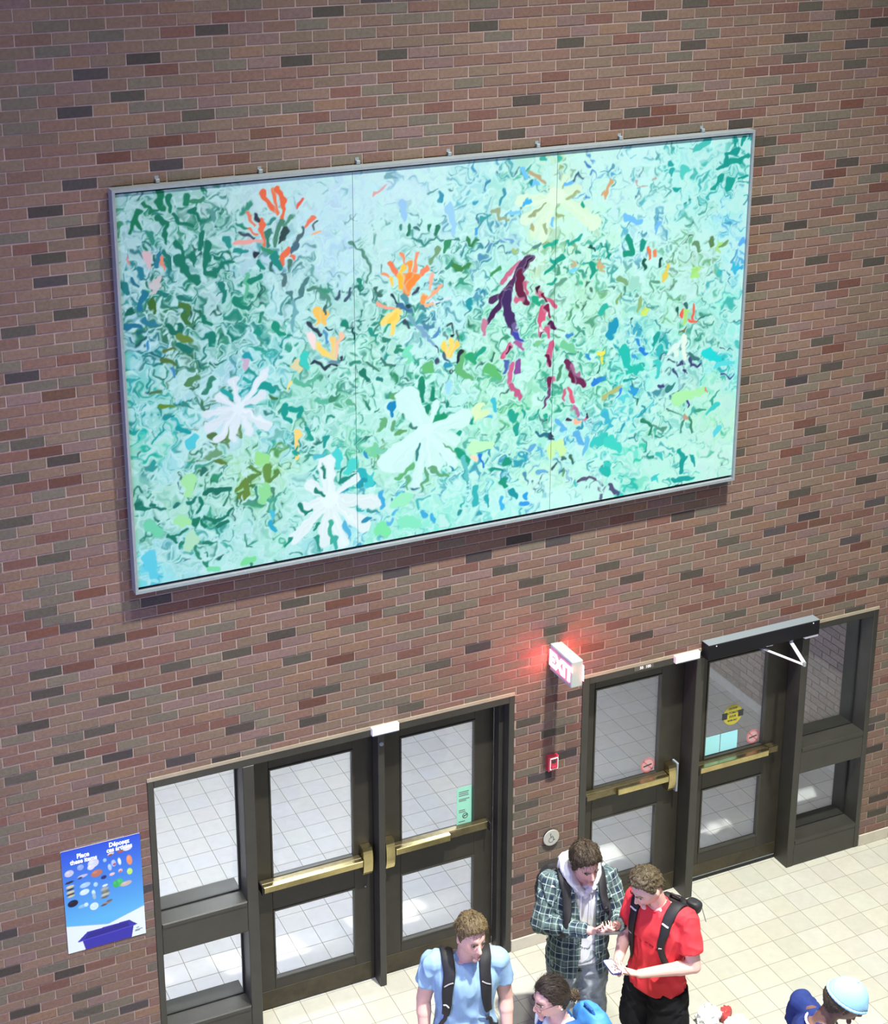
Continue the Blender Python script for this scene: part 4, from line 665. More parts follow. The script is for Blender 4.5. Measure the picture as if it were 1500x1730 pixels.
items = [(90, 335, 62, 48, (205, 205, 225)), (245, 285, 45, 42, (150, 175, 225)), (420, 270, 75, 62, (215, 220, 235)), (385, 320, 50, 40, (225, 228, 240)), (575, 270, 25, 28, (160, 200, 235)), (660, 200, 45, 22, (225, 215, 215)), (655, 215, 28, 12, (150, 70, 60)), (795, 200, 45, 20, (170, 90, 85)), (890, 175, 65, 35, (235, 235, 235)), (905, 355, 38, 75, (240, 150, 110)), (770, 340, 22, 55, (235, 245, 250)), (690, 345, 32, 52, (170, 195, 235)), (700, 365, 20, 14, (205, 60, 80)), (635, 390, 26, 50, (180, 205, 240)),
         (265, 420, 70, 22, (195, 195, 225)), (230, 440, 30, 16, (60, 70, 110)), (455, 430, 78, 52, (190, 120, 100)), (545, 515, 38, 26, (40, 40, 110)), (660, 500, 38, 22, (235, 200, 205)), (775, 480, 30, 28, (225, 190, 195)), (775, 495, 15, 10, (205, 70, 70)), (900, 525, 38, 48, (190, 240, 120)), (755, 650, 50, 60, (70, 195, 110)), (700, 660, 40, 55, (60, 185, 100)), (840, 690, 80, 34, (205, 185, 170)),
         (85, 465, 55, 16, (40, 40, 50)), (90, 530, 55, 22, (215, 205, 165)), (90, 570, 50, 14, (50, 50, 50)), (90, 610, 55, 20, (210, 200, 160)), (90, 645, 50, 14, (60, 55, 50)), (95, 670, 50, 16, (205, 200, 160)), (110, 785, 70, 50, (18, 20, 55)), (290, 560, 72, 36, (175, 210, 235)), (275, 660, 66, 42, (215, 240, 248)), (430, 590, 30, 34, (175, 215, 240)), (395, 700, 25, 40, (200, 230, 240)), (400, 760, 24, 45, (160, 190, 205)), (235, 860, 60, 26, (140, 195, 225)), (285, 850, 30, 30, (205, 235, 245)), (390, 905, 58, 55, (225, 245, 250)), (390, 905, 42, 38, (205, 235, 245)),
         (555, 640, 40, 18, (225, 235, 230)), (545, 690, 55, 24, (170, 175, 160)), (555, 735, 58, 22, (120, 125, 110)), (550, 775, 60, 20, (190, 190, 170)), (545, 810, 50, 16, (110, 105, 95)), (560, 905, 60, 18, (150, 130, 125)), (600, 880, 40, 14, (110, 90, 95)), (520, 925, 40, 12, (90, 75, 80))]
for x, y, a, b, c in items:
    po.blob(*pp(x, y), max(1.6, a*sx_), max(1.3, b*sy_), c, rot=-0.15, soft=1.4)
    po.blob(*pp(x-a*0.3, y-b*0.35), max(0.8, a*sx_*0.4), max(0.7, b*sy_*0.35), np.clip(np.array(c)+24, 0, 255), 0.7, soft=1.5)
for x, y, wd in ((185, 228, 150), (800, 128, 140)): po.stroke([pp(x, y), pp(x+wd, y-8)], 0.7, (35, 60, 160), 0.7, 0.8)
for k, (x, y, wd) in enumerate(((945, 1395, 30), (930, 1425, 90), (925, 1440, 60))): po.stroke([pp(x, y), pp(x+wd, y-4)], 1.0, (110, 130, 140))
PRINT = mat('poster_print', attr='Col', rough=0.45, spec=0.3)
ps = empty('poster', (-0.288, -0.003, 1.404), label='blue recycling poster with a purple bin taped on the bricks left of the doors', cat='poster')
link('sheet', sheet_mesh('sheet', po, 0, PW_, -0.257, 0.257, -0.380, 0.380, -0.0032, 0.75), PRINT, ps)
MB().box(-0.257, 0.257, -0.0030, -0.0005, -0.380, 0.380).build('paper_back', WHITE, ps)
PWHT = mat('poster_white_letters', (0.85, 0.9, 0.95), 0.5)
for body, s, x, z in (('Place', 0.046, -0.118, 0.322), ('these items', 0.044, -0.116, 0.284), ('D\u00e9posez', 0.044, 0.118, 0.345), ('ces articles', 0.044, 0.118, 0.308)):
    text('lettering', body, s, PWHT, (x, -0.0042, z), parent=ps, ext=0.0004, sx=0.85, bold=0.0018)
# ------------------------------------------------------------------ people: tools
def rotm(ax, deg): return np.array(Matrix.Rotation(math.radians(deg), 3, ax))
class Body(MB):
    def cap(s, p0, p1, r0, r1=None, n=14, m=5):
        """tapered capsule"""
        r1 = r0 if r1 is None else r1; p0, p1 = np.array(p0, float), np.array(p1, float); d = p1-p0; l = np.linalg.norm(d); d = d/l if l > 1e-9 else np.array([0, 0, 1.])
        a = np.cross(d, [0, 0, 1.] if abs(d[2]) < 0.9 else [1., 0, 0]); a /= np.linalg.norm(a); b = np.cross(d, a)
        rings = []
        for i in range(m): t = PI/2*(1-i/m); rings.append((p0-d*r0*math.sin(t), r0*math.cos(t)))
        for i in range(m+1): t = PI/2*i/m; rings.append((p1+d*r1*math.sin(t), r1*math.cos(t)))
        v = []; f = []
        for c, r in rings: v += [c+(a*math.cos(q)+b*math.sin(q))*max(r, 1e-4) for q in [2*PI*k/n for k in range(n)]]
        for i in range(len(rings)-1):
            for k in range(n): j = (k+1) % n; f.append((i*n+k, i*n+j, (i+1)*n+j, (i+1)*n+k))
        f += [tuple(range(n-1, -1, -1)), tuple(range((len(rings)-1)*n, len(rings)*n))]
        return s.add(v, f)
    def ell(s, c, r, R=None, n=18, m=12):
        R = np.eye(3) if R is None else R; v = []; f = []
        for i in range(1, m):
            t = PI*i/m
            for k in range(n): q = 2*PI*k/n; v.append(np.array(c)+R @ (np.array([math.sin(t)*math.cos(q), math.sin(t)*math.sin(q), math.cos(t)])*r))
        v = [np.array(c)+R @ np.array([0, 0, r[2]])]+v+[np.array(c)-R @ np.array([0, 0, r[2]])]
        N = len(v)
        for k in range(n):
            j = (k+1) % n; f.append((0, 1+k, 1+j)); f.append((N-1, N-1-n+j, N-1-n+k))
            for i in range(m-2): f.append((1+i*n+k, 1+(i+1)*n+k, 1+(i+1)*n+j, 1+i*n+j))
        return s.add(v, f)
    def loft(s, secs, n=32, p=2.3, sub=4):
        """superellipse sections (x, y, z, rx, ry), smoothly interpolated and capped"""
        S = np.array(secs, float); t = np.arange(len(S)); tt = np.linspace(0, len(S)-1, (len(S)-1)*sub+1)
        def cr(col):
            out = []
            for u in tt:
                i = min(int(u), len(S)-2); x = u-i; p0, p1, p2, p3 = col[max(i-1, 0)], col[i], col[i+1], col[min(i+2, len(S)-1)]
                out.append(0.5*((2*p1)+(-p0+p2)*x+(2*p0-5*p1+4*p2-p3)*x*x+(-p0+3*p1-3*p2+p3)*x**3))
            return out
        cols = [cr(S[:, k]) for k in range(5)]; v = []; f = []
        for x, y, z, rx, ry in zip(*cols):
            for k in range(n):
                q = 2*PI*k/n; c_, s_ = math.cos(q), math.sin(q)
                v.append((x+rx*math.copysign(abs(c_)**(2/p), c_), y+ry*math.copysign(abs(s_)**(2/p), s_), z))
        L_ = len(tt)
        for i in range(L_-1):
            for k in range(n): j = (k+1) % n; f.append((i*n+k, i*n+j, (i+1)*n+j, (i+1)*n+k))
        f += [tuple(range(n-1, -1, -1)), tuple(range((L_-1)*n, L_*n))]
        return s.add(v, f)
def fuse(name, mb, voxel, smooth=4, fac=0.5):
    """one continuous skin round everything in mb"""
    me = mb.mesh(name+'_src'); o = bpy.data.objects.new('tmp', me); COL.objects.link(o)
    r = o.modifiers.new('r', 'REMESH'); r.mode = 'VOXEL'; r.voxel_size = voxel; r.use_smooth_shade = True
    if smooth: q = o.modifiers.new('s', 'SMOOTH'); q.iterations = smooth; q.factor = fac
    bpy.context.view_layer.update(); out = bpy.data.meshes.new_from_object(o.evaluated_get(bpy.context.evaluated_depsgraph_get()))
    bpy.data.objects.remove(o); bpy.data.meshes.remove(me); out.name = name; out.polygons.foreach_set('use_smooth', np.ones(len(out.polygons), bool)); out.update()
    return out
def getv(me): a = np.empty(len(me.vertices)*3, np.float32); me.vertices.foreach_get('co', a); return a.reshape(-1, 3)
def getn(me): a = np.empty(len(me.vertices)*3, np.float32); me.vertices.foreach_get('normal', a); return a.reshape(-1, 3)
def setv(me, v): me.vertices.foreach_set('co', np.asarray(v, np.float32).ravel()); me.update()
_G = np.random.RandomState(3).rand(32, 32, 32).astype(np.float32)
def n3(P, s):
    q = np.asarray(P)*s+100; i = np.floor(q).astype(int); f = q-i; f = f*f*(3-2*f); i &= 31; j = (i+1) & 31
    g = lambda a, b, c: _G[a[:, 0], b[:, 1], c[:, 2]]
    x0 = (g(i, i, i)*(1-f[:, 0])+g(j, i, i)*f[:, 0])*(1-f[:, 1])+(g(i, j, i)*(1-f[:, 0])+g(j, j, i)*f[:, 0])*f[:, 1]
    x1 = (g(i, i, j)*(1-f[:, 0])+g(j, i, j)*f[:, 0])*(1-f[:, 1])+(g(i, j, j)*(1-f[:, 0])+g(j, j, j)*f[:, 0])*f[:, 1]
    return x0*(1-f[:, 2])+x1*f[:, 2]
def folds(me, amp, seed=0, stretch=(1, 1, 0.45), scale=16):
    """soft cloth folds, deeper low on the garment"""
    v = getv(me); n = getn(me); p = v*np.array(stretch)+seed*3.7
    w1 = n3(p+0.25*np.stack([n3(p, 6), n3(p+9, 6), n3(p+5, 6)], 1), scale); r = 1-np.abs(2*w1-1)
    h = (r**2-0.45)*amp*1.6+(n3(p+20, scale*2.3)-0.5)*amp*0.5
    h = h*np.clip((v[:, 2]-v[:, 2].min())/0.07, 0.12, 1)
    setv(me, v+n*h[:, None])
def head_dir(n=60, m=44):
    v = []; f = []
    for i in range(m+1):
        t = PI*i/m
        for k in range(n): q = 2*PI*k/n; v.append((math.sin(t)*math.cos(q), math.sin(t)*math.sin(q), math.cos(t)))
    for i in range(m):
        for k in range(n): j = (k+1) % n; f.append((i*n+k, (i+1)*n+k, (i+1)*n+j, i*n+j))
    return np.array(v), f
HD, HF = head_dir()
def skull(D):
    """head surface for unit directions D; face towards -Y, origin between the eyes' level and the ears"""
    x, y, z = D[:, 0], D[:, 1], D[:, 2]; p = np.stack([x*0.073, y*0.094, np.where(z > 0, z*0.112, z*0.118)], 1)
    lo = np.clip(-p[:, 2]/0.118, 0, 1); p[:, 0] *= 1-0.30*lo**1.6
    back = np.clip(p[:, 1]/0.094, 0, 1); p[:, 1] -= 0.050*back*np.clip((lo-0.15)/0.85, 0, 1)
    g = lambda cx, cz, s: np.exp(-((np.abs(p[:, 0])-cx)**2+(p[:, 2]-cz)**2)/(2*s*s))*(p[:, 1] < 0)
    p[:, 1] += 0.011*g(0.031, 0.004, 0.0125)-0.006*g(0.028, 0.030, 0.013)-0.005*g(0.045, -0.022, 0.016)-0.006*g(0, -0.098, 0.016)-0.004*g(0, -0.060, 0.018)
    p[:, 1] += 0.010*np.exp(-(p[:, 2]+0.105)**2/0.0004)*(p[:, 1] < -0.02)*np.clip(np.abs(p[:, 0])/0.05, 0, 1)
    return p
def head_frame(pivot, yaw, pitch, roll, s, lift=0.105):
    R = rotm('Z', yaw) @ rotm('X', pitch) @ rotm('Y', roll); c = np.array(pivot)+R @ np.array([0, -0.018, lift*s]); return R, c, s
def put(fr, p): R, c, s = fr; return np.asarray(c)+(np.asarray(p)*s) @ R.T
def add_head(mb, fr):
    R, c, s = fr
    mb.add(put(fr, skull(HD)), HF)
    mb.cap(put(fr, (0, -0.086, 0.012)), put(fr, (0, -0.110, -0.030)), 0.0075*s, 0.0115*s); mb.ell(put(fr, (0, -0.098, -0.036)), np.array([0.0165, 0.013, 0.0085])*s, R)
    mb.ell(put(fr, (0, -0.092, -0.058)), np.array([0.023, 0.0085, 0.0052])*s, R); mb.ell(put(fr, (0, -0.090, -0.068)), np.array([0.021, 0.0095, 0.0062])*s, R)
    mb.ell(put(fr, (0, -0.083, -0.098)), np.array([0.024, 0.014, 0.016])*s, R)
    for k in (-1, 1):
        Re = R @ rotm('Z', 25*k) @ rotm('X', -8); mb.ell(put(fr, (k*0.075, 0.010, -0.008)), np.array([0.008, 0.019, 0.031])*s, Re)
def finger(mb, base, d, n, lens, curls, r):
    p = np.array(base, float); d = np.array(d, float); ax = np.cross(d, n); ax /= np.linalg.norm(ax)
    for k, (l, a) in enumerate(zip(lens, curls)):
        d = np.array(Matrix.Rotation(math.radians(a), 3, Vector(ax)) @ Vector(d)); q = p+d*l; mb.cap(p, q, r*(1-0.1*k), r*(0.92-0.1*k), 9, 3); p = q
    return p
def hand(mb, wr, d, n, side, curl=(25, 35, 25), thumb=(0.5, 0.5), s=1.0, curls=None):
    """palm at wr reaching along d, palm facing n; side = direction of the thumb"""
    d = np.array(d, float); d /= np.linalg.norm(d); n = np.array(n, float); n -= d*(n@d); n /= np.linalg.norm(n); t = np.array(side, float); t -= d*(t@d)+n*(t@n); t /= np.linalg.norm(t)
    K = []
    for i, (o, l) in enumerate(zip((0.030, 0.010, -0.010, -0.028), (0.088, 0.092, 0.087, 0.078))):
        k = np.array(wr)+d*l*s+t*o*s; K.append(k); mb.cap(np.array(wr)+d*0.012*s+t*o*0.55*s, k, 0.0135*s, 0.0118*s, 10, 3)
    F = ((0.044, 0.026, 0.021), (0.049, 0.030, 0.022), (0.046, 0.028, 0.022), (0.036, 0.022, 0.019))
    for i in range(4):
        c = curl if curls is None else curls[i]; fan = d+t*(0.10, 0.03, -0.04, -0.12)[i]; finger(mb, K[i], fan/np.linalg.norm(fan), n, [l*s for l in F[i]], c, 0.0088*s)
    b = np.array(wr)+d*0.022*s+t*0.026*s; td = d*0.62+t*0.72+n*0.25*thumb[0]; td /= np.linalg.norm(td); mb.cap(b, b+td*0.042*s, 0.0155*s, 0.0125*s, 10, 3)
    q = b+td*0.042*s; t2 = td*0.8+d*0.5+n*thumb[1]; t2 /= np.linalg.norm(t2); e = q+t2*0.034*s; mb.cap(q, e, 0.0118*s, 0.0105*s, 10, 3); t3 = t2+n*0.35*thumb[1]; t3 /= np.linalg.norm(t3); mb.cap(e, e+t3*0.026*s, 0.0103*s, 0.0082*s, 10, 3)
SKIN = mat('skin', attr='Col', rough=0.5, spec=0.35, bump=0.03, bscale=300)
EYEW = mat('eye_white', (0.33, 0.29, 0.28), 0.25); EYED = mat('iris', (0.03, 0.02, 0.015), 0.2)
def body(t, J, fr, base, hands, build=1.0, arm=1.0):
    """the whole figure as one skin; J: joints; hands: list of dicts"""
    b = Body(); k = build; px_, py_ = J['pelvis'][:2]; cx, cy = J['chest'][:2]; nx, ny = J['neck'][:2]; zp, zc, zn = J['pelvis'][2], J['chest'][2], J['neck'][2]
    mid = lambda u: (px_+(cx-px_)*u, py_+(cy-py_)*u, zp+(zc-zp)*u)
    b.loft([(px_, py_, zp-0.11, 0.12*k, 0.085*k), (*mid(-0.1), 0.165*k, 0.112*k), (*mid(0.35), 0.143*k, 0.098*k), (*mid(0.7), 0.158*k, 0.108*k), (*mid(1.05), 0.172*k, 0.114*k), (cx+(nx-cx)*0.5, cy+(ny-cy)*0.5+0.01, zc+(zn-zc)*0.55, 0.150*k, 0.092*k), (nx, ny+0.006, zn-0.02, 0.075*k, 0.065*k)])
    b.cap((nx, ny+0.012, zn-0.05), put(fr, (0, 0.020, -0.070)), 0.056*k, 0.052*fr[2])
    for s in 'LR':
        sh, el, wr = J['sh'+s], J['el'+s], J['wr'+s]; q = 1 if s == 'L' else -1
        b.cap((nx+q*0.05, ny+0.012, zn-0.035), sh, 0.046*k, 0.056*k*arm); b.cap(sh, el, 0.053*k*arm, 0.040*k*arm)
        m_ = np.array(el)*0.72+np.array(wr)*0.28; b.cap(el, m_, 0.040*k*arm, 0.041*k*arm); b.cap(m_, wr, 0.041*k*arm, 0.0275)
        hp, kn, an = J['hip'+s], J['kn'+s], J['an'+s]
        b.cap(hp, kn, 0.086*k, 0.056); b.cap(kn, an, 0.054, 0.038); b.ell(np.array(kn)*0.66+np.array(an)*0.34+np.array([0, 0.022, 0]), (0.050, 0.052, 0.10)); b.cap(an, np.array(an)+[0, -0.15, -0.05], 0.036, 0.030)
    for h in hands: hand(b, **h)
    add_head(b, fr)
    me = fuse('body', b, 0.0062, 3, 0.45); v = getv(me); R, c, s = fr; h = ((v-c) @ R)/s
    col = np.empty((len(v), 3)); col[:] = base; col *= (0.94+0.12*n3(v, 22))[:, None]
    face = (h[:, 1] < -0.04) & (np.abs(h[:, 0]) < 0.08) & (h[:, 2] > -0.13) & (h[:, 2] < 0.12)
    def tint(m, c, a): col[:] = col*(1-(a*m)[:, None])+np.array(c)*(a*m)[:, None]
    G = lambda cx, cz, sx, sz: np.exp(-((np.abs(h[:, 0])-cx)/sx)**2-((h[:, 2]-cz)/sz)**2)*face
    tint(G(0, -0.0625, 0.026, 0.0095), np.array(base)*[0.80, 0.52, 0.52], 0.9); tint(G(0.042, -0.025, 0.022, 0.02)+G(0, -0.03, 0.014, 0.016), np.array(base)*[1.02, 0.78, 0.76], 0.5)
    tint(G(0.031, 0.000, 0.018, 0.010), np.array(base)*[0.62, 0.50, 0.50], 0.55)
    if J.get('stubble'): tint(face*np.clip((-0.035-h[:, 2])/0.03, 0, 1), np.array(base)*[0.66, 0.62, 0.60], J['stubble'])
    col_attr(me, np.clip(col, 0, 1)); bo = link('body', me, SKIN, t)
    return bo
def face_bits(t, fr, browcol, lookdown=0.3, brow=True):
    R, c, s = fr
    for k in (-1, 1):
        e = put(fr, (k*0.031, -0.0775, 0.004)); o = link('eye', Body().ell(e, np.array([0.0130, 0.0115, 0.0068-0.0030*min(1, lookdown)])*s, R).mesh('eye'), EYEW, t)
        iz = 0.0045-0.0055*lookdown; link('iris', Body().ell(put(fr, (k*0.031, -0.0862, iz)), np.array([0.0062, 0.0036, 0.0056-0.0026*min(1, lookdown)])*s, R, 12, 8).mesh('iris'), EYED, o)
        b = Body(); P = [(k*0.014, -0.0975, 0.019), (k*0.026, -0.0985, 0.0235), (k*0.038, -0.0925, 0.024), (k*0.048, -0.083, 0.019)]
        for i in range(3): b.cap(put(fr, P[i]), put(fr, P[i+1]), (0.0036, 0.0042, 0.0036)[i]*s, (0.0042, 0.0036, 0.0022)[i]*s, 8, 3)
        link('eyebrow', b.mesh('eyebrow'), browcol, t)
        l = Body(); l.cap(put(fr, (k*0.019, -0.0868, 0.0105)), put(fr, (k*0.031, -0.0895, 0.0125)), 0.0018*s, 0.0021*s, 8, 3); l.cap(put(fr, (k*0.031, -0.0895, 0.0125)), put(fr, (k*0.044, -0.0835, 0.0085)), 0.0021*s, 0.0016*s, 8, 3); link('eyelash', l.mesh('eyelash'), EYED, t)
def hair(t, fr, m, line, top=0.026, side=0.012, back=0.016, lump=0.010, locks=260, seed=1, quiff=0.0, name='hair', lock_len=0.035, part=0, jit=0.28, toward=None, lr=0.95):
    """cap of hair above the hairline plus tapered locks that follow it; line: (azimuth deg from the face, height) pairs"""
    r = np.random.RandomState(seed); D, F = head_dir(84, 60); p = skull(D); az = np.degrees(np.arctan2(np.abs(D[:, 0])*0.9, -D[:, 1])); A = np.array(line, float)
    zl = np.interp(az, A[:, 0], A[:, 1])+(n3(D*1.0, 9)-0.5)*0.016
    mask = np.clip((p[:, 2]-zl)/0.012+0.5, 0, 1); up_ = np.clip(p[:, 2]/0.10, 0, 1); bk = np.clip(D[:, 1], 0, 1)
    th = side+(top-side)*up_**1.3+(back-side)*bk*(1-up_); th = th+lump*(n3(D*np.array([1.8, 1, 1]), 6)-0.5)*2.2+lump*0.8*(n3(D*np.array([2.2, 1.0, 1.0])+7, 13)-0.5)*2
    th = th+quiff*np.exp(-((az-10)/45)**2)*np.clip((p[:, 2]-0.055)/0.03, 0, 1)
    if part: th = th-0.010*np.exp(-((D[:, 0]-part)/0.05)**2)*(p[:, 2] > 0.06)
    nn = D*np.array([1/0.073, 1/0.094, 1/0.112]); nn /= np.linalg.norm(nn, axis=1, keepdims=True)
    q = p+nn*(np.where(mask > 0, mask*np.maximum(th, 0.004), 0)-(1-mask)*0.012)[:, None]
    b = Body(); b.add(put(fr, q), F)
    ids = np.where(mask > 0.8)[0]; crown = np.array([0.01, 0.035, 0.110])
    for i in r.choice(ids, locks):
        o = q[i]; fl = (o-crown) if toward is None else (np.array(toward)-o); fl -= nn[i]*(fl@nn[i]); l = np.linalg.norm(fl); fl = fl/l if l > 1e-4 else np.array([0, -1., 0]); fl = fl+r.normal(0, jit, 3); fl -= nn[i]*(fl@nn[i]); fl /= np.linalg.norm(fl)+1e-9
        L_ = lock_len*r.uniform(0.6, 1.2)*(0.6+0.6*up_[i]); st = o-fl*L_*0.45-nn[i]*0.004; md = o+nn[i]*r.uniform(0.0, 0.0022); en = o+fl*L_*0.55-nn[i]*0.002
        rr_ = r.uniform(0.0026, 0.0048)*fr[2]*lr; b.cap(put(fr, st), put(fr, md), rr_*0.6, rr_, 5, 1); b.cap(put(fr, md), put(fr, en), rr_, rr_*0.35, 5, 1)
    me = b.mesh(name); me.polygons.foreach_set('use_smooth', np.ones(len(me.polygons), bool)); return link(name, me, m, t)
def hair_mat(name, col): 
    return mat(name, col, 0.5, var=0.35, nscale=45, bump=0.3, bscale=220, spec=0.35)
SHORT = [(0, 0.070), (35, 0.066), (55, 0.046), (72, 0.012), (82, -0.012), (92, 0.004), (105, 0.024), (120, -0.010), (140, -0.045), (180, -0.060)]
def tree(me): 
    b = bmesh.new(); b.from_mesh(me); T_ = BVHTree.FromBMesh(b); b.free(); return T_
def strap(name, bv, pts, width, thick, m, parent, off=0.002, n=26, wide=None):
    """a flat band laid on the surface bv along pts"""
    P = np.array(pts, float); seg_ = np.r_[0, np.cumsum(np.linalg.norm(np.diff(P, axis=0), axis=1))]; u = np.linspace(0, seg_[-1], n); Q = np.stack([np.interp(u, seg_, P[:, k]) for k in range(3)], 1)
    pos = []; nor = []
    for q in Q:
        h = bv.find_nearest(Vector(q)); d = Vector(q)-h[0]; nn = h[1] if d.length < 1e-5 or (d.normalized()@h[1] if False else d.normalized().dot(h[1])) < 0.2 else d.normalized()
        pos.append(np.array(h[0])); nor.append(np.array(nn))
    pos = np.array(pos); nor = np.array(nor)
    for _ in range(3):
        nor[1:-1] = (nor[:-2]+2*nor[1:-1]+nor[2:])/4; pos[1:-1] = (pos[:-2]+2*pos[1:-1]+pos[2:])/4
    nor /= np.linalg.norm(nor, axis=1, keepdims=True); tg = np.gradient(pos, axis=0); tg /= np.linalg.norm(tg, axis=1, keepdims=True)
    sd = np.cross(tg, nor); sd /= np.linalg.norm(sd, axis=1, keepdims=True); W_ = np.full(n, width) if wide is None else np.interp(np.linspace(0, 1, n), np.linspace(0, 1, len(wide)), wide)
    v = []; f = []; e = thick*0.35
    for i in range(n):
        o = pos[i]+nor[i]*off
        for a, hgt in ((-0.5, 0), (-0.5, thick-e), (-0.42, thick), (0.42, thick), (0.5, thick-e), (0.5, 0)): v.append(o+sd[i]*W_[i]*a+nor[i]*hgt)
    for i in range(n-1):
        for k in range(6): j = (k+1) % 6; f.append((i*6+k, i*6+j, (i+1)*6+j, (i+1)*6+k))
    f += [tuple(range(5, -1, -1)), tuple(range((n-1)*6, n*6))]
    me = MB().add(v, f).mesh(name); me.polygons.foreach_set('use_smooth', np.ones(len(me.polygons), bool)); return link(name, me, m, parent)
def stand(H=1.78, w=0.19, **kw):
    k = H/1.78; J = dict(pelvis=(0, 0, 0.97*k), chest=(0, 0.0, 1.31*k), neck=(0, 0.012, 1.50*k), shL=(w, 0.015, 1.420*k), shR=(-w, 0.015, 1.420*k), elL=(w+0.045, 0.03, 1.15*k), elR=(-w-0.045, 0.03, 1.15*k), wrL=(w+0.05, -0.04, 0.90*k), wrR=(-w-0.05, -0.04, 0.90*k),
        hipL=(0.092, 0, 0.92*k), hipR=(-0.092, 0, 0.92*k), knL=(0.105, -0.012, 0.50*k), knR=(-0.105, -0.012, 0.50*k), anL=(0.11, 0.03, 0.085), anR=(-0.11, 0.03, 0.085))
    J.update(kw); return J
def tee(t, J, m, hem, sleeve=0.60, k=1.0, loose=0.016, seed=1, name='t_shirt', fold=0.007, srad=0.072, neck_r=0.078, arm=1.0, collar=True):
    """short-sleeved shirt over the joints"""
    b = Body(); px_, py_ = J['pelvis'][:2]; cx, cy = J['chest'][:2]; nx, ny = J['neck'][:2]; zp, zc, zn = J['pelvis'][2], J['chest'][2], J['neck'][2]; e = loose
    mid = lambda u: (px_+(cx-px_)*u, py_+(cy-py_)*u, zp+(zc-zp)*u)
    uh = (hem-zp)/(zc-zp); h = mid(uh)
    b.loft([(h[0], h[1], hem, 0.170*k+e*1.2, 0.116*k+e*1.2), (*mid(0.12), 0.162*k+e, 0.112*k+e), (*mid(0.38), 0.150*k+e, 0.104*k+e), (*mid(0.7), 0.161*k+e, 0.112*k+e), (*mid(1.05), 0.174*k+e, 0.116*k+e), (cx+(nx-cx)*0.5, cy+(ny-cy)*0.5+0.008, zc+(zn-zc)*0.55, 0.152*k+e*0.8, 0.092*k+e*0.8), (nx, ny+0.006, zn-0.028, neck_r+0.010, neck_r)])
    for s in 'LR':
        sh, el = np.array(J['sh'+s]), np.array(J['el'+s]); q = 1 if s == 'L' else -1
        b.cap((nx+q*0.055, ny+0.010, zn-0.048), sh, 0.050*k+e*0.3, 0.058*k*arm+e*0.6); en = sh+(el-sh)*sleeve; b.cyl(sh+(el-sh)*0.02, en, 0.056*k*arm+e*0.5, srad*arm, 22)
    me = fuse(name, b, 0.0062, 14, 0.5); folds(me, fold, seed); o = link(name, me, m, t)
    if collar:
        c = Body(); n = 26; P = [(nx+math.cos(2*PI*i/n)*(neck_r-0.012), ny-0.002+math.sin(2*PI*i/n)*(neck_r-0.014)*(1.06 if math.sin(2*PI*i/n) < 0 else 0.9), zn-0.018+0.020*math.sin(2*PI*i/n)) for i in range(n)]
        for i in range(n): c.cap(P[i], P[(i+1) % n], 0.0075, 0.0075, 8, 2)
        link('collar', fuse('collar', c, 0.004, 2), m, o)
    return o
def legs(t, J, m, bottom, name, loose=0.014, fold=0.008, seed=2, top=None, rad=(0.092, 0.074, 0.064)):
    """trousers or shorts down to height bottom"""
    b = Body(); px_, py_, zp = J['pelvis']; zt = zp+0.06 if top is None else top; e = loose
    b.loft([(px_, py_, zp-0.13, 0.150, 0.105), (px_, py_, zp-0.02, 0.168+e*0.5, 0.114+e*0.6), (px_, py_, zt, 0.158+e*0.5, 0.106+e*0.5)])
    for s in 'LR':
        hp, kn, an = np.array(J['hip'+s]), np.array(J['kn'+s]), np.array(J['an'+s]); hp = hp-np.array([0, 0, 0.02])
        if bottom < kn[2]-0.1:
            u = (kn[2]-bottom)/(kn[2]-an[2]); b.cyl(hp, kn, rad[0]+e, rad[1]+e, 24); b.cap(kn, kn+(an-kn)*0.02, rad[1]+e, rad[1]+e); b.cyl(kn, kn+(an-kn)*u, rad[1]+e, rad[2]+e, 24)
        else:
            u = (hp[2]-bottom)/(hp[2]-kn[2]); b.cyl(hp, hp+(kn-hp)*u, rad[0]+e, rad[1]+e+0.022, 24)
    me = fuse(name, b, 0.0075, 6, 0.5); folds(me, fold, seed, (1, 1, 1.3), 12); return link(name, me, m, t)
def shoe(t, J, s, m, sole):
    an = np.array(J['an'+s]); b = Body(); b.cap((an[0], an[1]+0.02, 0.055), (an[0]*1.05, an[1]-0.165, 0.045), 0.044, 0.038); b.cap((an[0], an[1]+0.02, 0.06), (an[0], an[1]-0.02, 0.10), 0.044, 0.042)
    o = link('shoe', fuse('shoe', b, 0.008, 3), m, t); q = Body(); q.loft([(an[0]*1.02, an[1]-0.07, 0.001, 0.046, 0.150), (an[0]*1.02, an[1]-0.07, 0.022, 0.049, 0.153)], 28, 2.4, 2); link('sole', q.mesh('sole'), sole, o)
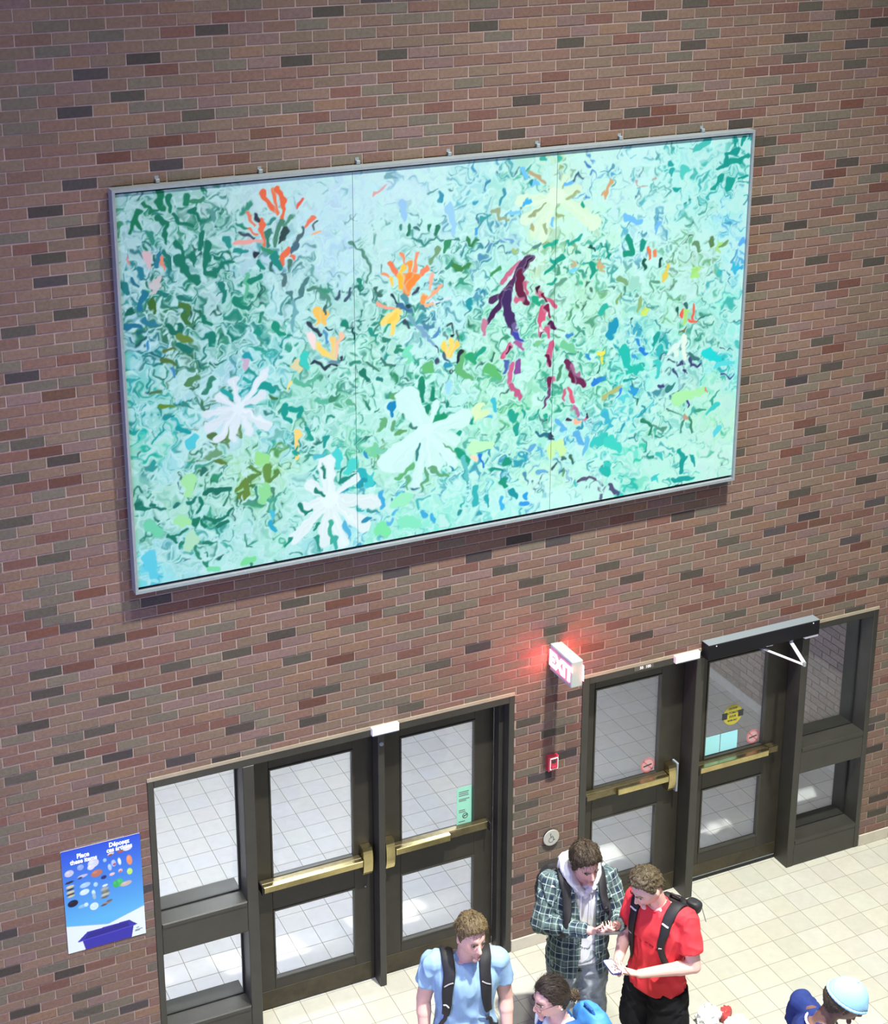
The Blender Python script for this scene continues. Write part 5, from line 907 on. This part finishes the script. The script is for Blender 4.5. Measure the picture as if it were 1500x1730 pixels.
def pack(name, label, m, m2, origin, phi, c, r, extra=None):
    """rucksack: soft body, front pocket, zip, top handle; c centre and r half sizes in the wearer's frame"""
    t = empty(name, origin, phi, label=label, cat='backpack'); c = np.array(c); rx, ry, rz = r; b = Body()
    b.loft([(c[0], c[1], c[2]-rz, rx*0.86, ry*0.8), (c[0], c[1], c[2]-rz*0.8, rx, ry), (c[0], c[1], c[2]+rz*0.2, rx, ry), (c[0], c[1]-ry*0.12, c[2]+rz*0.75, rx*0.9, ry*0.78), (c[0], c[1]-ry*0.2, c[2]+rz, rx*0.6, ry*0.45)], 32, 3.2)
    me = fuse('pack_body', b, 0.008, 4); folds(me, 0.006, 5, (1, 1, 1), 14); link('pack_body', me, m, t)
    b = Body(); b.loft([(c[0], c[1]+ry*0.9, c[2]-rz*0.85, rx*0.72, ry*0.42), (c[0], c[1]+ry*0.95, c[2]-rz*0.3, rx*0.78, ry*0.5), (c[0], c[1]+ry*0.85, c[2]+rz*0.12, rx*0.7, ry*0.36)], 28, 3)
    link('front_pocket', fuse('front_pocket', b, 0.008, 4), m2, t)
    b = Body(); P = [(c[0]-0.045, c[1]-ry*0.4, c[2]+rz*0.97), (c[0]-0.03, c[1]-ry*0.5, c[2]+rz*1.12), (c[0]+0.03, c[1]-ry*0.5, c[2]+rz*1.12), (c[0]+0.045, c[1]-ry*0.4, c[2]+rz*0.97)]
    for i in range(3): b.cap(P[i], P[i+1], 0.009, 0.009, 8, 3)
    link('handle', b.mesh('handle'), m2, t)
    b = Body(); n = 14; P = [(c[0]+rx*1.0*math.cos(a), c[1]+ry*0.35, c[2]+rz*0.15+rz*0.80*math.sin(a)) for a in np.linspace(0.1, PI-0.1, n)]
    for i in range(n-1): b.cap(P[i], P[i+1], 0.006, 0.006, 6, 2)
    link('zip', b.mesh('zip'), BLACK, t)
    return t
def phone(name, label, loc, phi, R, mcase, mscreen):
    """slab with rounded corners, screen on its upper face; R places it in the holder's frame"""
    ph = math.radians(phi); t = empty(name, loc, 0, label=label, cat='phone'); t.rotation_euler = (Matrix.Rotation(ph, 3, 'Z') @ Matrix(R.tolist())).to_euler()
    b = Body(); b.loft([(0, 0, -0.0042, 0.0345, 0.0725), (0, 0, -0.003, 0.0365, 0.0745), (0, 0, 0.003, 0.0365, 0.0745), (0, 0, 0.0042, 0.0345, 0.0725)], 40, 7, 2); link('case', b.mesh('case'), mcase, t)
    b = Body(); b.loft([(0, 0, 0.0043, 0.0325, 0.0685), (0, 0, 0.0050, 0.0322, 0.0682)], 40, 7, 1); link('screen', b.mesh('screen'), mscreen, t)
    return t
def loc_world(c, phi, p):
    a = math.radians(phi); return (c[0]+p[0]*math.cos(a)-p[1]*math.sin(a), c[1]+p[0]*math.sin(a)+p[1]*math.cos(a), p[2])
# ------------------------------------------------------------------ people
SKB = np.array(lin(226, 186, 172))
BLK = mat('black_nylon', (0.010, 0.010, 0.013), 0.65, var=0.3, nscale=50, bump=0.15, bscale=400); BLK2 = mat('black_nylon_pocket', (0.016, 0.016, 0.02), 0.6, var=0.3, nscale=40)
GREYT = mat('grey_reflective_tape', (0.35, 0.34, 0.33), 0.4); SHOEW = mat('white_shoe', (0.6, 0.6, 0.58), 0.5); SOLE = mat('pale_sole', (0.5, 0.5, 0.48), 0.6)
def cloth(name, c, rough=0.85, var=0.06, **k): return mat(name, lin(*c), rough, var=var, nscale=k.pop('nscale', 9), bump=k.pop('bump', 0.12), bscale=k.pop('bscale', 420), spec=0.2, **k)
# --- man in the pale blue t-shirt
cA, fA = (1.53, -1.555, 0), -20
A = empty('person', cA, math.radians(fA), label='person in pale blue t-shirt with black backpack straps, walking from the left doors', cat='person')
J = stand(1.79, 0.196, neck=(0, -0.012, 1.500), wrL=(0.252, -0.055, 0.895), wrR=(-0.252, -0.06, 0.895), elL=(0.248, 0.035, 1.150), elR=(-0.250, 0.035, 1.150), knL=(0.105, -0.09, 0.50), anL=(0.11, -0.10, 0.085), anR=(-0.11, 0.16, 0.10), knR=(-0.105, 0.03, 0.50), stubble=0.30)
fr = head_frame((0.002, -0.040, 1.560), 24, 7, 3, 1.06)
body(A, J, fr, SKB*[0.95, 0.9, 0.9], [dict(wr=J['wrL'], d=(0.02, -0.12, -1), n=(-1, 0.1, 0), side=(-0.1, -1, 0), curl=(22, 32, 22)), dict(wr=J['wrR'], d=(-0.02, -0.12, -1), n=(1, 0.1, 0), side=(0.1, -1, 0), curl=(22, 32, 22))], 1.03, 1.12)
HA = hair_mat('brown_hair', lin(98, 84, 58)); face_bits(A, fr, hair_mat('dark_brow', lin(58, 46, 36)), 0.25)
hair(A, fr, HA, SHORT, top=0.030, side=0.011, back=0.014, lump=0.006, locks=420, seed=4, quiff=0.010)
TB = cloth('pale_blue_cotton', (142, 176, 206)); ts = tee(A, J, TB, 0.90, 0.56, 1.05, 0.016, 3, fold=0.009, srad=0.069, arm=1.03)
legs(A, J, cloth('dark_grey_cotton', (60, 62, 70)), 0.12, 'trousers'); [shoe(A, J, s, SHOEW, SOLE) for s in 'LR']
PA = pack('backpack', 'black backpack worn by the person in pale blue', BLK, BLK2, cA, math.radians(fA), (0, 0.215, 1.09), (0.140, 0.075, 0.24))
bv = tree(ts.data)
for q in (-1, 1):
    o = strap('shoulder_strap', bv, [(q*0.100, 0.16, 1.38), (q*0.105, 0.10, 1.53), (q*0.112, 0.02, 1.56), (q*0.118, -0.10, 1.48), (q*0.128, -0.20, 1.36), (q*0.140, -0.20, 1.24), (q*0.165, -0.17, 1.155)], 0.068, 0.016, BLK, PA, wide=[0.062, 0.070, 0.074, 0.074, 0.070, 0.062, 0.046])
    strap('webbing', bv, [(q*0.166, -0.17, 1.150), (q*0.176, -0.13, 1.06), (q*0.186, -0.02, 0.99), (q*0.16, 0.14, 0.97)], 0.024, 0.004, BLK2, PA)
    sb = tree(o.data); strap('tape', sb, [(q*0.095, -0.17, 1.405), (q*0.150, -0.17, 1.375)], 0.008, 0.003, GREYT, PA, n=8)
    if q < 0: strap('logo', sb, [(q*0.165, -0.2, 1.225), (q*0.150, -0.2, 1.233), (q*0.135, -0.2, 1.222)], 0.010, 0.002, WHITE, PA, n=8)

# --- man in the plaid shirt, looking at a phone
cB, fB = (2.555, -1.150, 0), -15
B = empty('person', cB, math.radians(fB), label='person in dark plaid shirt over a white hooded top, looking at a phone', cat='person')
J = stand(1.78, 0.188, chest=(0, -0.005, 1.31), neck=(0, -0.035, 1.485), elL=(0.262, -0.065, 1.185), elR=(-0.265, -0.055, 1.175), wrL=(0.165, -0.275, 1.270), wrR=(0.000, -0.285, 1.260))
fr = head_frame((0.0, -0.055, 1.535), 12, 16, -5, 1.07)
hb_ = [dict(wr=J['wrR'], d=(0.80, -0.50, 0.10), n=(0.25, 0.75, 0.60), side=(-0.2, -0.3, 0.9), curl=(40, 50, 30), thumb=(0.3, 0.5), s=0.95), dict(wr=J['wrL'], d=(-0.55, -0.60, 0.06), n=(-0.5, 0.55, 0.6), side=(0.1, -0.3, 0.9), curl=(48, 55, 35), thumb=(0.3, 0.5), s=0.95)]
body(B, J, fr, SKB*[0.95, 0.86, 0.88], hb_, 1.0)
HB = hair_mat('dark_brown_hair', lin(62, 52, 40)); face_bits(B, fr, HB, 1.0)
hair(B, fr, HB, [(0, 0.064), (35, 0.058), (55, 0.036), (70, 0.0), (80, -0.030), (92, 0.000), (105, 0.020), (120, -0.015), (140, -0.05), (180, -0.066)], top=0.034, side=0.016, back=0.020, lump=0.006, locks=420, seed=6, quiff=0.008, lock_len=0.055, jit=0.18)
HOOD = cloth('white_fleece', (222, 226, 232), var=0.05)
Jh = dict(J); hd = tee(B, Jh, HOOD, 0.865, 0.10, 0.97, 0.012, 7, name='hooded_top', fold=0.004, srad=0.05, neck_r=0.082, collar=False)
b = Body()
LP = [(0.0, -0.128, 1.405), (-0.050, -0.112, 1.455), (-0.088, -0.055, 1.515), (-0.100, 0.010, 1.545), (-0.080, 0.075, 1.545), (0.0, 0.105, 1.535), (0.080, 0.075, 1.545), (0.100, 0.010, 1.545), (0.088, -0.055, 1.515), (0.050, -0.112, 1.455), (0.0, -0.128, 1.405)]
for i in range(10): b.cap(LP[i], LP[i+1], (0.020, 0.029, 0.036, 0.040, 0.044, 0.044, 0.044, 0.040, 0.036, 0.029)[i], (0.029, 0.036, 0.040, 0.044, 0.044, 0.044, 0.040, 0.036, 0.029, 0.020)[i])
b.ell((0, 0.145, 1.44), (0.115, 0.055, 0.11)); me = fuse('hood', b, 0.006, 5); folds(me, 0.006, 4, (1, 1, 1), 18); link('hood', me, HOOD, hd)
b = Body()
for x in (-0.030, 0.034): b.cap((x, -0.142, 1.415), (x*1.2, -0.160, 1.25), 0.0035, 0.0035, 6, 2)
link('drawstring', b.mesh('drawstring'), HOOD, hd)
# plaid overshirt, open in front
PLAID = bpy.data.materials.new('plaid_flannel'); PLAID.use_nodes = True
nt = PLAID.node_tree; N = nt.nodes; L = nt.links; bs = N['Principled BSDF']; bs.inputs['Roughness'].default_value = 0.9; bs.inputs['Specular IOR Level'].default_value = 0.15
at = N.new('ShaderNodeAttribute'); at.attribute_name = 'weave'; sp = N.new('ShaderNodeSeparateXYZ'); L.new(at.outputs['Vector'], sp.inputs[0])
def M_(op, a, b=None, c=None):
    n = N.new('ShaderNodeMath'); n.operation = op
    for i, v in enumerate((a, b, c)):
        if v is None: continue
        if isinstance(v, (int, float)): n.inputs[i].default_value = v
        else: L.new(v, n.inputs[i])
    return n.outputs[0]
def line_(src, per, wd, ph=0.0): return M_('LESS_THAN', M_('FRACT', M_('ADD', M_('DIVIDE', src, per), ph+50)), wd/per)
u_, v_ = sp.outputs[0], sp.outputs[1]
lines = M_('MAXIMUM', line_(u_, 0.046, 0.0062), line_(v_, 0.046, 0.0062)); cross = M_('MULTIPLY', line_(u_, 0.046, 0.0062), line_(v_, 0.046, 0.0062))
band = M_('MULTIPLY', M_('ADD', line_(u_, 0.092, 0.046, 0.1), line_(v_, 0.092, 0.046, 0.35)), 0.5)
def mixn(f, a, b):
    n = N.new('ShaderNodeMix'); n.data_type = 'RGBA'
    for i, v in ((0, f), (6, a), (7, b)):
        if isinstance(v, tuple): n.inputs[i].default_value = (*v, 1)
        else: L.new(v, n.inputs[i])
    return n.outputs[2]
c = mixn(band, lin(92, 112, 112), lin(46, 58, 76)); c = mixn(lines, c, lin(146, 164, 160)); c = mixn(cross, c, lin(180, 194, 190)); L.new(c, bs.inputs['Base Color'])
def weave(me, segs, J):
    """cloth coordinates: along and around the nearest limb or the trunk"""
    v = getv(me); best = np.full(len(v), 1e9); U = np.zeros((len(v), 3), np.float32)
    for k, (p, q, r) in enumerate(segs):
        p, q = np.array(p), np.array(q); d = q-p; l = np.linalg.norm(d); d = d/l; a = np.cross(d, [0.0, 1.0, 0.0]); a /= np.linalg.norm(a); bb = np.cross(d, a); w_ = v-p; t = np.clip(w_@d, 0, l); rad = w_-np.outer(t, d); dist = np.linalg.norm(rad, axis=1)-r
        m = dist < best; best = np.where(m, dist, best); an = np.arctan2(rad@bb, rad@a); U[m, 0] = (an*r*1.25)[m]+k*0.3; U[m, 1] = (w_@d)[m]
    a = me.attributes.new('weave', 'FLOAT_VECTOR', 'POINT'); a.data.foreach_set('vector', U.ravel())
b = Body(); e = 0.034
b.loft([(0.0, 0.004, 0.785, 0.205, 0.150), (0, 0, 0.95, 0.200, 0.145), (0, -0.003, 1.10, 0.186, 0.140), (0, -0.005, 1.25, 0.194, 0.146), (0, -0.010, 1.36, 0.200, 0.140), (0, -0.014, 1.435, 0.172, 0.112), (0, -0.018, 1.480, 0.105, 0.088)])
for s, q in (('L', 1), ('R', -1)):
    sh, el, wr = np.array(J['sh'+s]), np.array(J['el'+s]), np.array(J['wr'+s]); b.cap((q*0.06, -0.012, 1.445), sh, 0.058, 0.074); b.cap(sh, el, 0.076, 0.064); b.cap(el, el+(wr-el)*0.5, 0.064, 0.060); b.cyl(el+(wr-el)*0.45, el+(wr-el)*0.93, 0.060, 0.047, 22)
me = fuse('plaid_shirt', b, 0.0065, 6); folds(me, 0.011, 9, (1, 1, 0.8), 14)
weave(me, [((0, 0, 0.78), (0, -0.01, 1.50), 0.165)]+[x for s in 'LR' for x in ((J['sh'+s], J['el'+s], 0.07), (J['el'+s], J['wr'+s], 0.056))], J)
v = getv(me); fc = bmesh.new(); fc.from_mesh(me)
arm_near = lambda c: min(np.linalg.norm(np.array(c)-np.array(J['wrL'])), np.linalg.norm(np.array(c)-np.array(J['wrR']))) < 0.09
kill = []
for f in fc.faces:
    x, y, z = f.calc_center_median(); wdt = np.interp(z, [0.78, 0.95, 1.10, 1.30, 1.42, 1.50], [0.085, 0.050, 0.046, 0.058, 0.072, 0.085]); xc = np.interp(z, [0.78, 1.1, 1.5], [0.03, 0.028, 0.0])
    if abs(x-xc) < wdt and y < -0.075 and y > -0.215 and not (z > 1.13 and z < 1.26 and y < -0.185): kill.append(f)
    elif z > 1.455 and math.hypot(x, y+0.02) < 0.10: kill.append(f)
bmesh.ops.delete(fc, geom=kill, context='FACES'); fc.to_mesh(me); fc.free(); me.update()
sh_o = link('plaid_shirt', me, PLAID, B)
sm = sh_o.modifiers.new('thickness', 'SOLIDIFY'); sm.thickness = 0.004; sm.offset = -1
JEAN = cloth('washed_denim', (150, 160, 165), var=0.35, nscale=22, bump=0.2); legs(B, J, JEAN, 0.10, 'jeans', fold=0.012, rad=(0.094, 0.078, 0.066)); [shoe(B, J, s, SHOEW, SOLE) for s in 'LR']
PB = pack('backpack', 'black backpack behind the person in the plaid shirt', BLK, BLK2, cB, math.radians(fB), (-0.04, 0.250, 1.13), (0.180, 0.090, 0.25))
bv = tree(me)
for q in (-1, 1): strap('shoulder_strap', bv, [(q*0.105, 0.17, 1.37), (q*0.115, 0.09, 1.53), (q*0.122, 0.0, 1.54), (q*0.125, -0.12, 1.46), (q*0.130, -0.20, 1.34), (q*0.140, -0.20, 1.22), (q*0.165, -0.17, 1.12)], 0.056, 0.014, BLK, PB, wide=[0.055, 0.06, 0.062, 0.060, 0.056, 0.046, 0.03])
SCR = mat('phone_screen_lit', (0.3, 0.3, 0.34), 0.15, emit=(0.75, 0.78, 0.95), estr=0.35); SCRD = mat('phone_case_grey', (0.08, 0.08, 0.085), 0.3); CASEB = mat('phone_case_blue', (0.03, 0.03, 0.16), 0.35)
phone('phone', 'small grey phone held in both hands by the person in plaid', loc_world(cB, fB, (0.085, -0.365, 1.292)), fB, rotm('X', -28) @ rotm('Z', 78), SCRD, SCRD)

# --- man in the red t-shirt
cC, fC = (2.875, -1.590, 0), -68
C_ = empty('person', cC, math.radians(fC), label='person in red t-shirt and black shorts holding a blue phone', cat='person')
J = stand(1.77, 0.200, chest=(0, 0.0, 1.30), neck=(0, -0.020, 1.490), shL=(0.188, 0.015, 1.425), shR=(-0.165, -0.015, 1.420), elL=(0.265, 0.0, 1.135), elR=(-0.205, -0.060, 1.165), wrL=(0.050, -0.270, 1.115), wrR=(-0.130, -0.255, 1.085))
fr = head_frame((0.0, -0.055, 1.540), -14, 27, -4, 1.06)
hc_ = [dict(wr=J['wrL'], d=(-0.85, -0.42, 0.02), n=(-0.15, 0.30, 0.95), side=(0.2, -0.8, 0.3), curl=(22, 30, 25), thumb=(0.6, 0.8), s=0.98), dict(wr=J['wrR'], d=(0.38, -0.85, 0.05), n=(0.45, 0.1, 0.85), side=(0.6, 0.3, 0.5), curl=(25, 35, 25), thumb=(0.5, 0.8), s=0.98)]
body(C_, J, fr, SKB*[1.0, 0.95, 0.96], hc_, 1.03, 1.08)
HC = hair_mat('curly_brown_hair', lin(82, 72, 54)); face_bits(C_, fr, HC, 1.0)
hair(C_, fr, HC, SHORT, top=0.028, side=0.010, back=0.012, lump=0.008, locks=420, seed=9, quiff=0.006, lock_len=0.03, jit=0.5)
TR = cloth('red_cotton', (226, 64, 72), var=0.05); ts = tee(C_, J, TR, 0.86, 0.66, 1.04, 0.016, 5, fold=0.009, srad=0.078, arm=1.03)
bv0 = tree(ts.data); REDP = cloth('dark_red_print', (165, 30, 45))
for i, (x, wd) in enumerate(((-0.085, 0.022), (-0.055, 0.018), (-0.028, 0.024), (0.004, 0.018), (0.032, 0.026), (0.066, 0.020))): strap('chest_print', bv0, [(x-wd*0.5, -0.2, 1.235), (x+wd*0.5, -0.2, 1.238)], 0.013, 0.0012, REDP, ts, off=0.0006, n=6)
legs(C_, J, cloth('black_shorts', (22, 22, 26)), 0.52, 'shorts', loose=0.02, rad=(0.10, 0.095, 0.07)); [shoe(C_, J, s, SHOEW, SOLE) for s in 'LR']
PC = pack('backpack', 'black backpack on the person in the red t-shirt', BLK, BLK2, cC, math.radians(fC), (0.0, 0.210, 1.15), (0.145, 0.075, 0.24))
for q in (-1, 1):
    o = strap('shoulder_strap', bv0, [(q*0.100, 0.17, 1.36), (q*0.110, 0.10, 1.52), (q*0.120, 0.02, 1.55), (q*0.124, -0.10, 1.46), (q*0.130, -0.20, 1.33), (q*0.145, -0.20, 1.20), (q*0.175, -0.15, 1.08)], 0.062, 0.015, BLK, PC, wide=[0.06, 0.075, 0.078, 0.066, 0.05, 0.042, 0.04])
    sb = tree(o.data); strap('logo', sb, [(q*0.10, -0.14, 1.432), (q*0.148, -0.14, 1.428)], 0.011, 0.002, WHITE, PC, n=8); strap('buckle', sb, [(q*0.125, -0.2, 1.255), (q*0.150, -0.2, 1.255)], 0.008, 0.004, GREYT, PC, n=6)
b = Body(); b.loft([(0.10, 0.215, 1.34, 0.050, 0.040), (0.105, 0.225, 1.39, 0.052, 0.045), (0.10, 0.215, 1.415, 0.035, 0.03)], 20, 2.6, 3); link('top_flap', fuse('top_flap', b, 0.008, 3), BLK2, PC)
b = Body(); b.cap((0.145, 0.25, 1.37), (0.165, 0.275, 1.26), 0.004, 0.004, 6, 2); link('loose_strap', b.mesh('loose_strap'), GREYT, PC)
phone('phone', 'phone in a blue case held low by the person in red', loc_world(cC, fC, (-0.098, -0.352, 1.130)), fC, rotm('X', -6) @ rotm('Z', 62), CASEB, mat('phone_screen_pale', (0.40, 0.40, 0.44), 0.2, emit=(0.7, 0.72, 0.85), estr=0.15))

# --- woman with glasses
cD, fD = (1.845, -2.145, 0), -84
D_ = empty('person', cD, math.radians(fD), label='person with tied-back dark hair, glasses and white top, seen in profile', cat='person')
J = stand(1.655, 0.165, neck=(0, -0.015, 1.395), stubble=0)
fr = head_frame((0.0, -0.035, 1.445), -4, 10, -2, 1.05)
body(D_, J, fr, SKB*[1.04, 0.98, 1.0], [dict(wr=J['wrL'], d=(0, -0.1, -1), n=(-1, 0, 0), side=(0, -1, 0), s=0.9), dict(wr=J['wrR'], d=(0, -0.1, -1), n=(1, 0, 0), side=(0, -1, 0), s=0.9)], 0.90, 0.85)
HDk = hair_mat('dark_hair', lin(46, 38, 32)); face_bits(D_, fr, HDk, 0.8)
ho = hair(D_, fr, HDk, [(0, 0.072), (35, 0.064), (55, 0.042), (70, 0.010), (85, -0.005), (100, -0.012), (115, -0.045), (140, -0.075), (180, -0.085)], top=0.012, side=0.010, back=0.018, lump=0.002, locks=420, seed=12, lock_len=0.10, jit=0.08, toward=(0.01, 0.12, -0.04), lr=0.5)
b = Body(); r_ = np.random.RandomState(5); base = np.array([0.01, 0.120, -0.045])
b.ell(put(fr, base), np.array([0.026, 0.028, 0.026])); 
for i in range(70):
    d_ = r_.normal(0, 1, 3); d_ /= np.linalg.norm(d_); p = base+d_*np.array([0.022, 0.026, 0.024]); q = p+np.cross(d_, r_.normal(0, 1, 3))*0.018+d_*0.006+np.array([0, 0.008, -0.012]); b.cap(put(fr, p), put(fr, q), 0.006, 0.002, 6, 2)
link('bun', b.mesh('bun'), hair_mat('bun_hair', lin(74, 62, 48)), ho)
gl_ = empty('glasses', cD, math.radians(fD), label='thin dark glasses on the person in profile', cat='glasses'); GF = mat('dark_glasses_frame', (0.06, 0.05, 0.06), 0.35)
for k in (-1, 1):
    b = Body(); n = 20; P = [put(fr, (k*0.033+0.0265*math.cos(2*PI*i/n), -0.1095+0.010*(abs(0.0265*math.cos(2*PI*i/n)*1.0+0.033)/0.06)**2, 0.000+0.021*math.sin(2*PI*i/n))) for i in range(n)]
    for i in range(n): b.cap(P[i], P[(i+1) % n], 0.0016, 0.0016, 6, 2)
    link('lens_rim', b.mesh('lens_rim'), GF, gl_); b = Body(); b.cap(put(fr, (k*0.060, -0.098, 0.006)), put(fr, (k*0.079, 0.005, 0.006)), 0.0017, 0.0017, 6, 2); link('temple', b.mesh('temple'), GF, gl_)
b = Body(); b.cap(put(fr, (-0.007, -0.1085, 0.004)), put(fr, (0.007, -0.1085, 0.004)), 0.0016, 0.0016, 6, 2); link('bridge', b.mesh('bridge'), GF, gl_)
er = Body(); er.ell(put(fr, (0.081, 0.012, -0.034)), (0.005, 0.005, 0.005), None, 10, 8); link('earring', er.mesh('earring'), mat('pearl', (0.8, 0.75, 0.7), 0.2), D_)
TW = cloth('white_cotton', (232, 244, 246)); ts = tee(D_, J, TW, 0.86, 0.55, 0.92, 0.015, 8, name='top', srad=0.062, arm=0.9)
legs(D_, J, cloth('blue_denim', (70, 90, 130)), 0.10, 'jeans'); [shoe(D_, J, s, SHOEW, SOLE) for s in 'LR']
BLUE = mat('blue_nylon', lin(62, 132, 200), 0.6, var=0.18, nscale=16, bump=0.15, bscale=300); BLUE2 = mat('dark_blue_nylon', lin(44, 96, 160), 0.6, var=0.2, nscale=30)
PD = pack('backpack', 'bright blue backpack on the person with glasses', BLUE, BLUE2, cD, math.radians(fD), (0.02, 0.225, 1.135), (0.145, 0.095, 0.235))
bv = tree(ts.data)
for q in (-1, 1): strap('shoulder_strap', bv, [(q*0.085, 0.17, 1.28), (q*0.090, 0.10, 1.42), (q*0.096, 0.02, 1.45), (q*0.100, -0.10, 1.37), (q*0.105, -0.20, 1.25), (q*0.120, -0.18, 1.12), (q*0.15, -0.10, 1.02)], 0.055, 0.013, BLUE2, PD, off=0.007)
bg = empty('tote_bag', cD, math.radians(fD), label='tan shoulder bag strap and bag at the front of the person with glasses', cat='bag'); TAN = mat('tan_canvas', lin(168, 146, 78), 0.8, var=0.15, nscale=30)
strap('bag_strap', bv, [(-0.04, -0.16, 1.31), (-0.02, -0.18, 1.27), (0.01, -0.2, 1.22), (0.03, -0.2, 1.18), (0.08, -0.2, 1.05)], 0.045, 0.006, TAN, bg, off=0.018); b = Body(); b.loft([(0.17, -0.13, 0.72, 0.14, 0.05), (0.17, -0.14, 0.90, 0.15, 0.055), (0.17, -0.145, 1.02, 0.14, 0.02)], 28, 3.5, 3); link('bag_body', fuse('bag_body', b, 0.009, 3), TAN, bg)

# --- person in a light blue cap, mostly out of the frame
cE, fE = (3.075, -2.800, 0), 62
E_ = empty('person', cE, math.radians(fE), label='person in light blue cap and navy shirt at the bottom right corner', cat='person')
J = stand(1.77, 0.195, neck=(0, -0.06, 1.47), chest=(0, -0.03, 1.29))
fr = head_frame((0.0, -0.105, 1.515), -10, 26, 0, 1.06)
body(E_, J, fr, SKB*[0.20, 0.17, 0.16], [dict(wr=J['wrL'], d=(0, -0.1, -1), n=(-1, 0, 0), side=(0, -1, 0)), dict(wr=J['wrR'], d=(0, -0.1, -1), n=(1, 0, 0), side=(0, -1, 0))])
face_bits(E_, fr, HB, 0.6); hair(E_, fr, HB, [(0, 0.03), (55, 0.03), (72, 0.0), (82, -0.03), (95, -0.03), (115, -0.06), (140, -0.08), (180, -0.088)], top=0.004, side=0.012, back=0.020, lump=0.004, locks=160, seed=15)
CAPM = cloth('light_blue_cap', (150, 200, 232)); cp = empty('cap', cE, math.radians(fE), label='soft light blue cap on the person at the bottom right corner', cat='cap')
D2, F2 = head_dir(60, 40); p = skull(D2); k_ = p[:, 2] > 0.020; q = p*np.array([1.24, 1.22, 1.20])+np.array([0, 0, 0.006]); q[~k_] = p[~k_]*0.96; link('crown', MB().add(put(fr, q), F2).mesh('crown'), CAPM, cp)
b = Body(); P = [put(fr, skull(np.array([[math.cos(t)*math.cos(0.22), math.sin(t)*math.cos(0.22), math.sin(0.22)]]))[0]*np.array([1.22, 1.20, 1.0])) for t in np.linspace(0, 2*PI, 33)]
for i in range(32): b.cap(P[i], P[i+1], 0.012, 0.012, 8, 2)
link('band', fuse('band', b, 0.005, 2), CAPM, cp)
b = Body(); b.ell(put(fr, (0, 0.004, 0.142)), (0.009, 0.009, 0.006), None, 12, 8); link('button', b.mesh('button'), CAPM, cp)
NAVY = cloth('navy_cotton', (40, 54, 110)); ts = tee(E_, J, NAVY, 0.86, 0.6, 1.02, 0.017, 11, name='shirt', collar=False)
b = Body(); n = 28; nx, ny, zn = J['neck']
P = [(nx+math.cos(2*PI*i/n)*0.092, ny+math.sin(2*PI*i/n)*0.088, zn-0.030+0.012*math.sin(2*PI*i/n)) for i in range(n)]
for i in range(n): b.cap(P[i], P[(i+1) % n], 0.0085, 0.0085, 8, 2)
link('collar_edge', fuse('collar_edge', b, 0.004, 2), WHITE, ts)
legs(E_, J, cloth('grey_trousers', (70, 72, 80)), 0.10, 'trousers'); [shoe(E_, J, s, SHOEW, SOLE) for s in 'LR']

# --- crumpled bags on the floor
BAGM = mat('white_plastic_bag', (0.78, 0.80, 0.80), 0.35, var=0.1, nscale=30, bump=0.4, bscale=60)
for i, (x, y, r, h, lab) in enumerate(((3.585, -1.205, 0.085, 0.10, 'crumpled white plastic bag nearest the person in red'), (3.735, -1.350, 0.095, 0.07, 'flatter crumpled white plastic bag right of the other one'))):
    b = Body(); b.ell((0, 0, h*0.55), (r, r*0.8, h*0.62)); b.ell((r*0.3, r*0.2, h*0.9), (r*0.45, r*0.35, h*0.5)); b.cyl((0, 0, 0.002), (0, 0, h*0.5), r*0.8, r*0.8)
    me = fuse('plastic_bag', b, 0.008, 1); v = getv(me); n = getn(me); setv(me, v+n*((n3(v+i, 40)-0.5)*0.05+(n3(v+i, 90)-0.5)*0.02)[:, None]); v = getv(me); v[:, 2] = np.maximum(v[:, 2], 0.001); setv(me, v)
    tag(link('plastic_bag', me, BAGM, None, loc=(x, y, 0)), lab, 'bag', 'white plastic bags on the floor')
rp = Body(); rp.loft([(0, 0, 0.001, 0.05, 0.035), (0, 0, 0.05, 0.055, 0.038), (0, 0, 0.085, 0.04, 0.022)], 20, 3, 2); me = fuse('snack_packet', rp, 0.007, 2); folds(me, 0.008, 3, (1, 1, 1), 30); o = link('snack_packet', me, mat('red_foil', (0.42, 0.06, 0.06), 0.3, var=0.3, nscale=40), None, loc=(3.72, -1.215, 0), rotz=0.5); tag(o, 'small crumpled red packet between the two white plastic bags', 'packet')
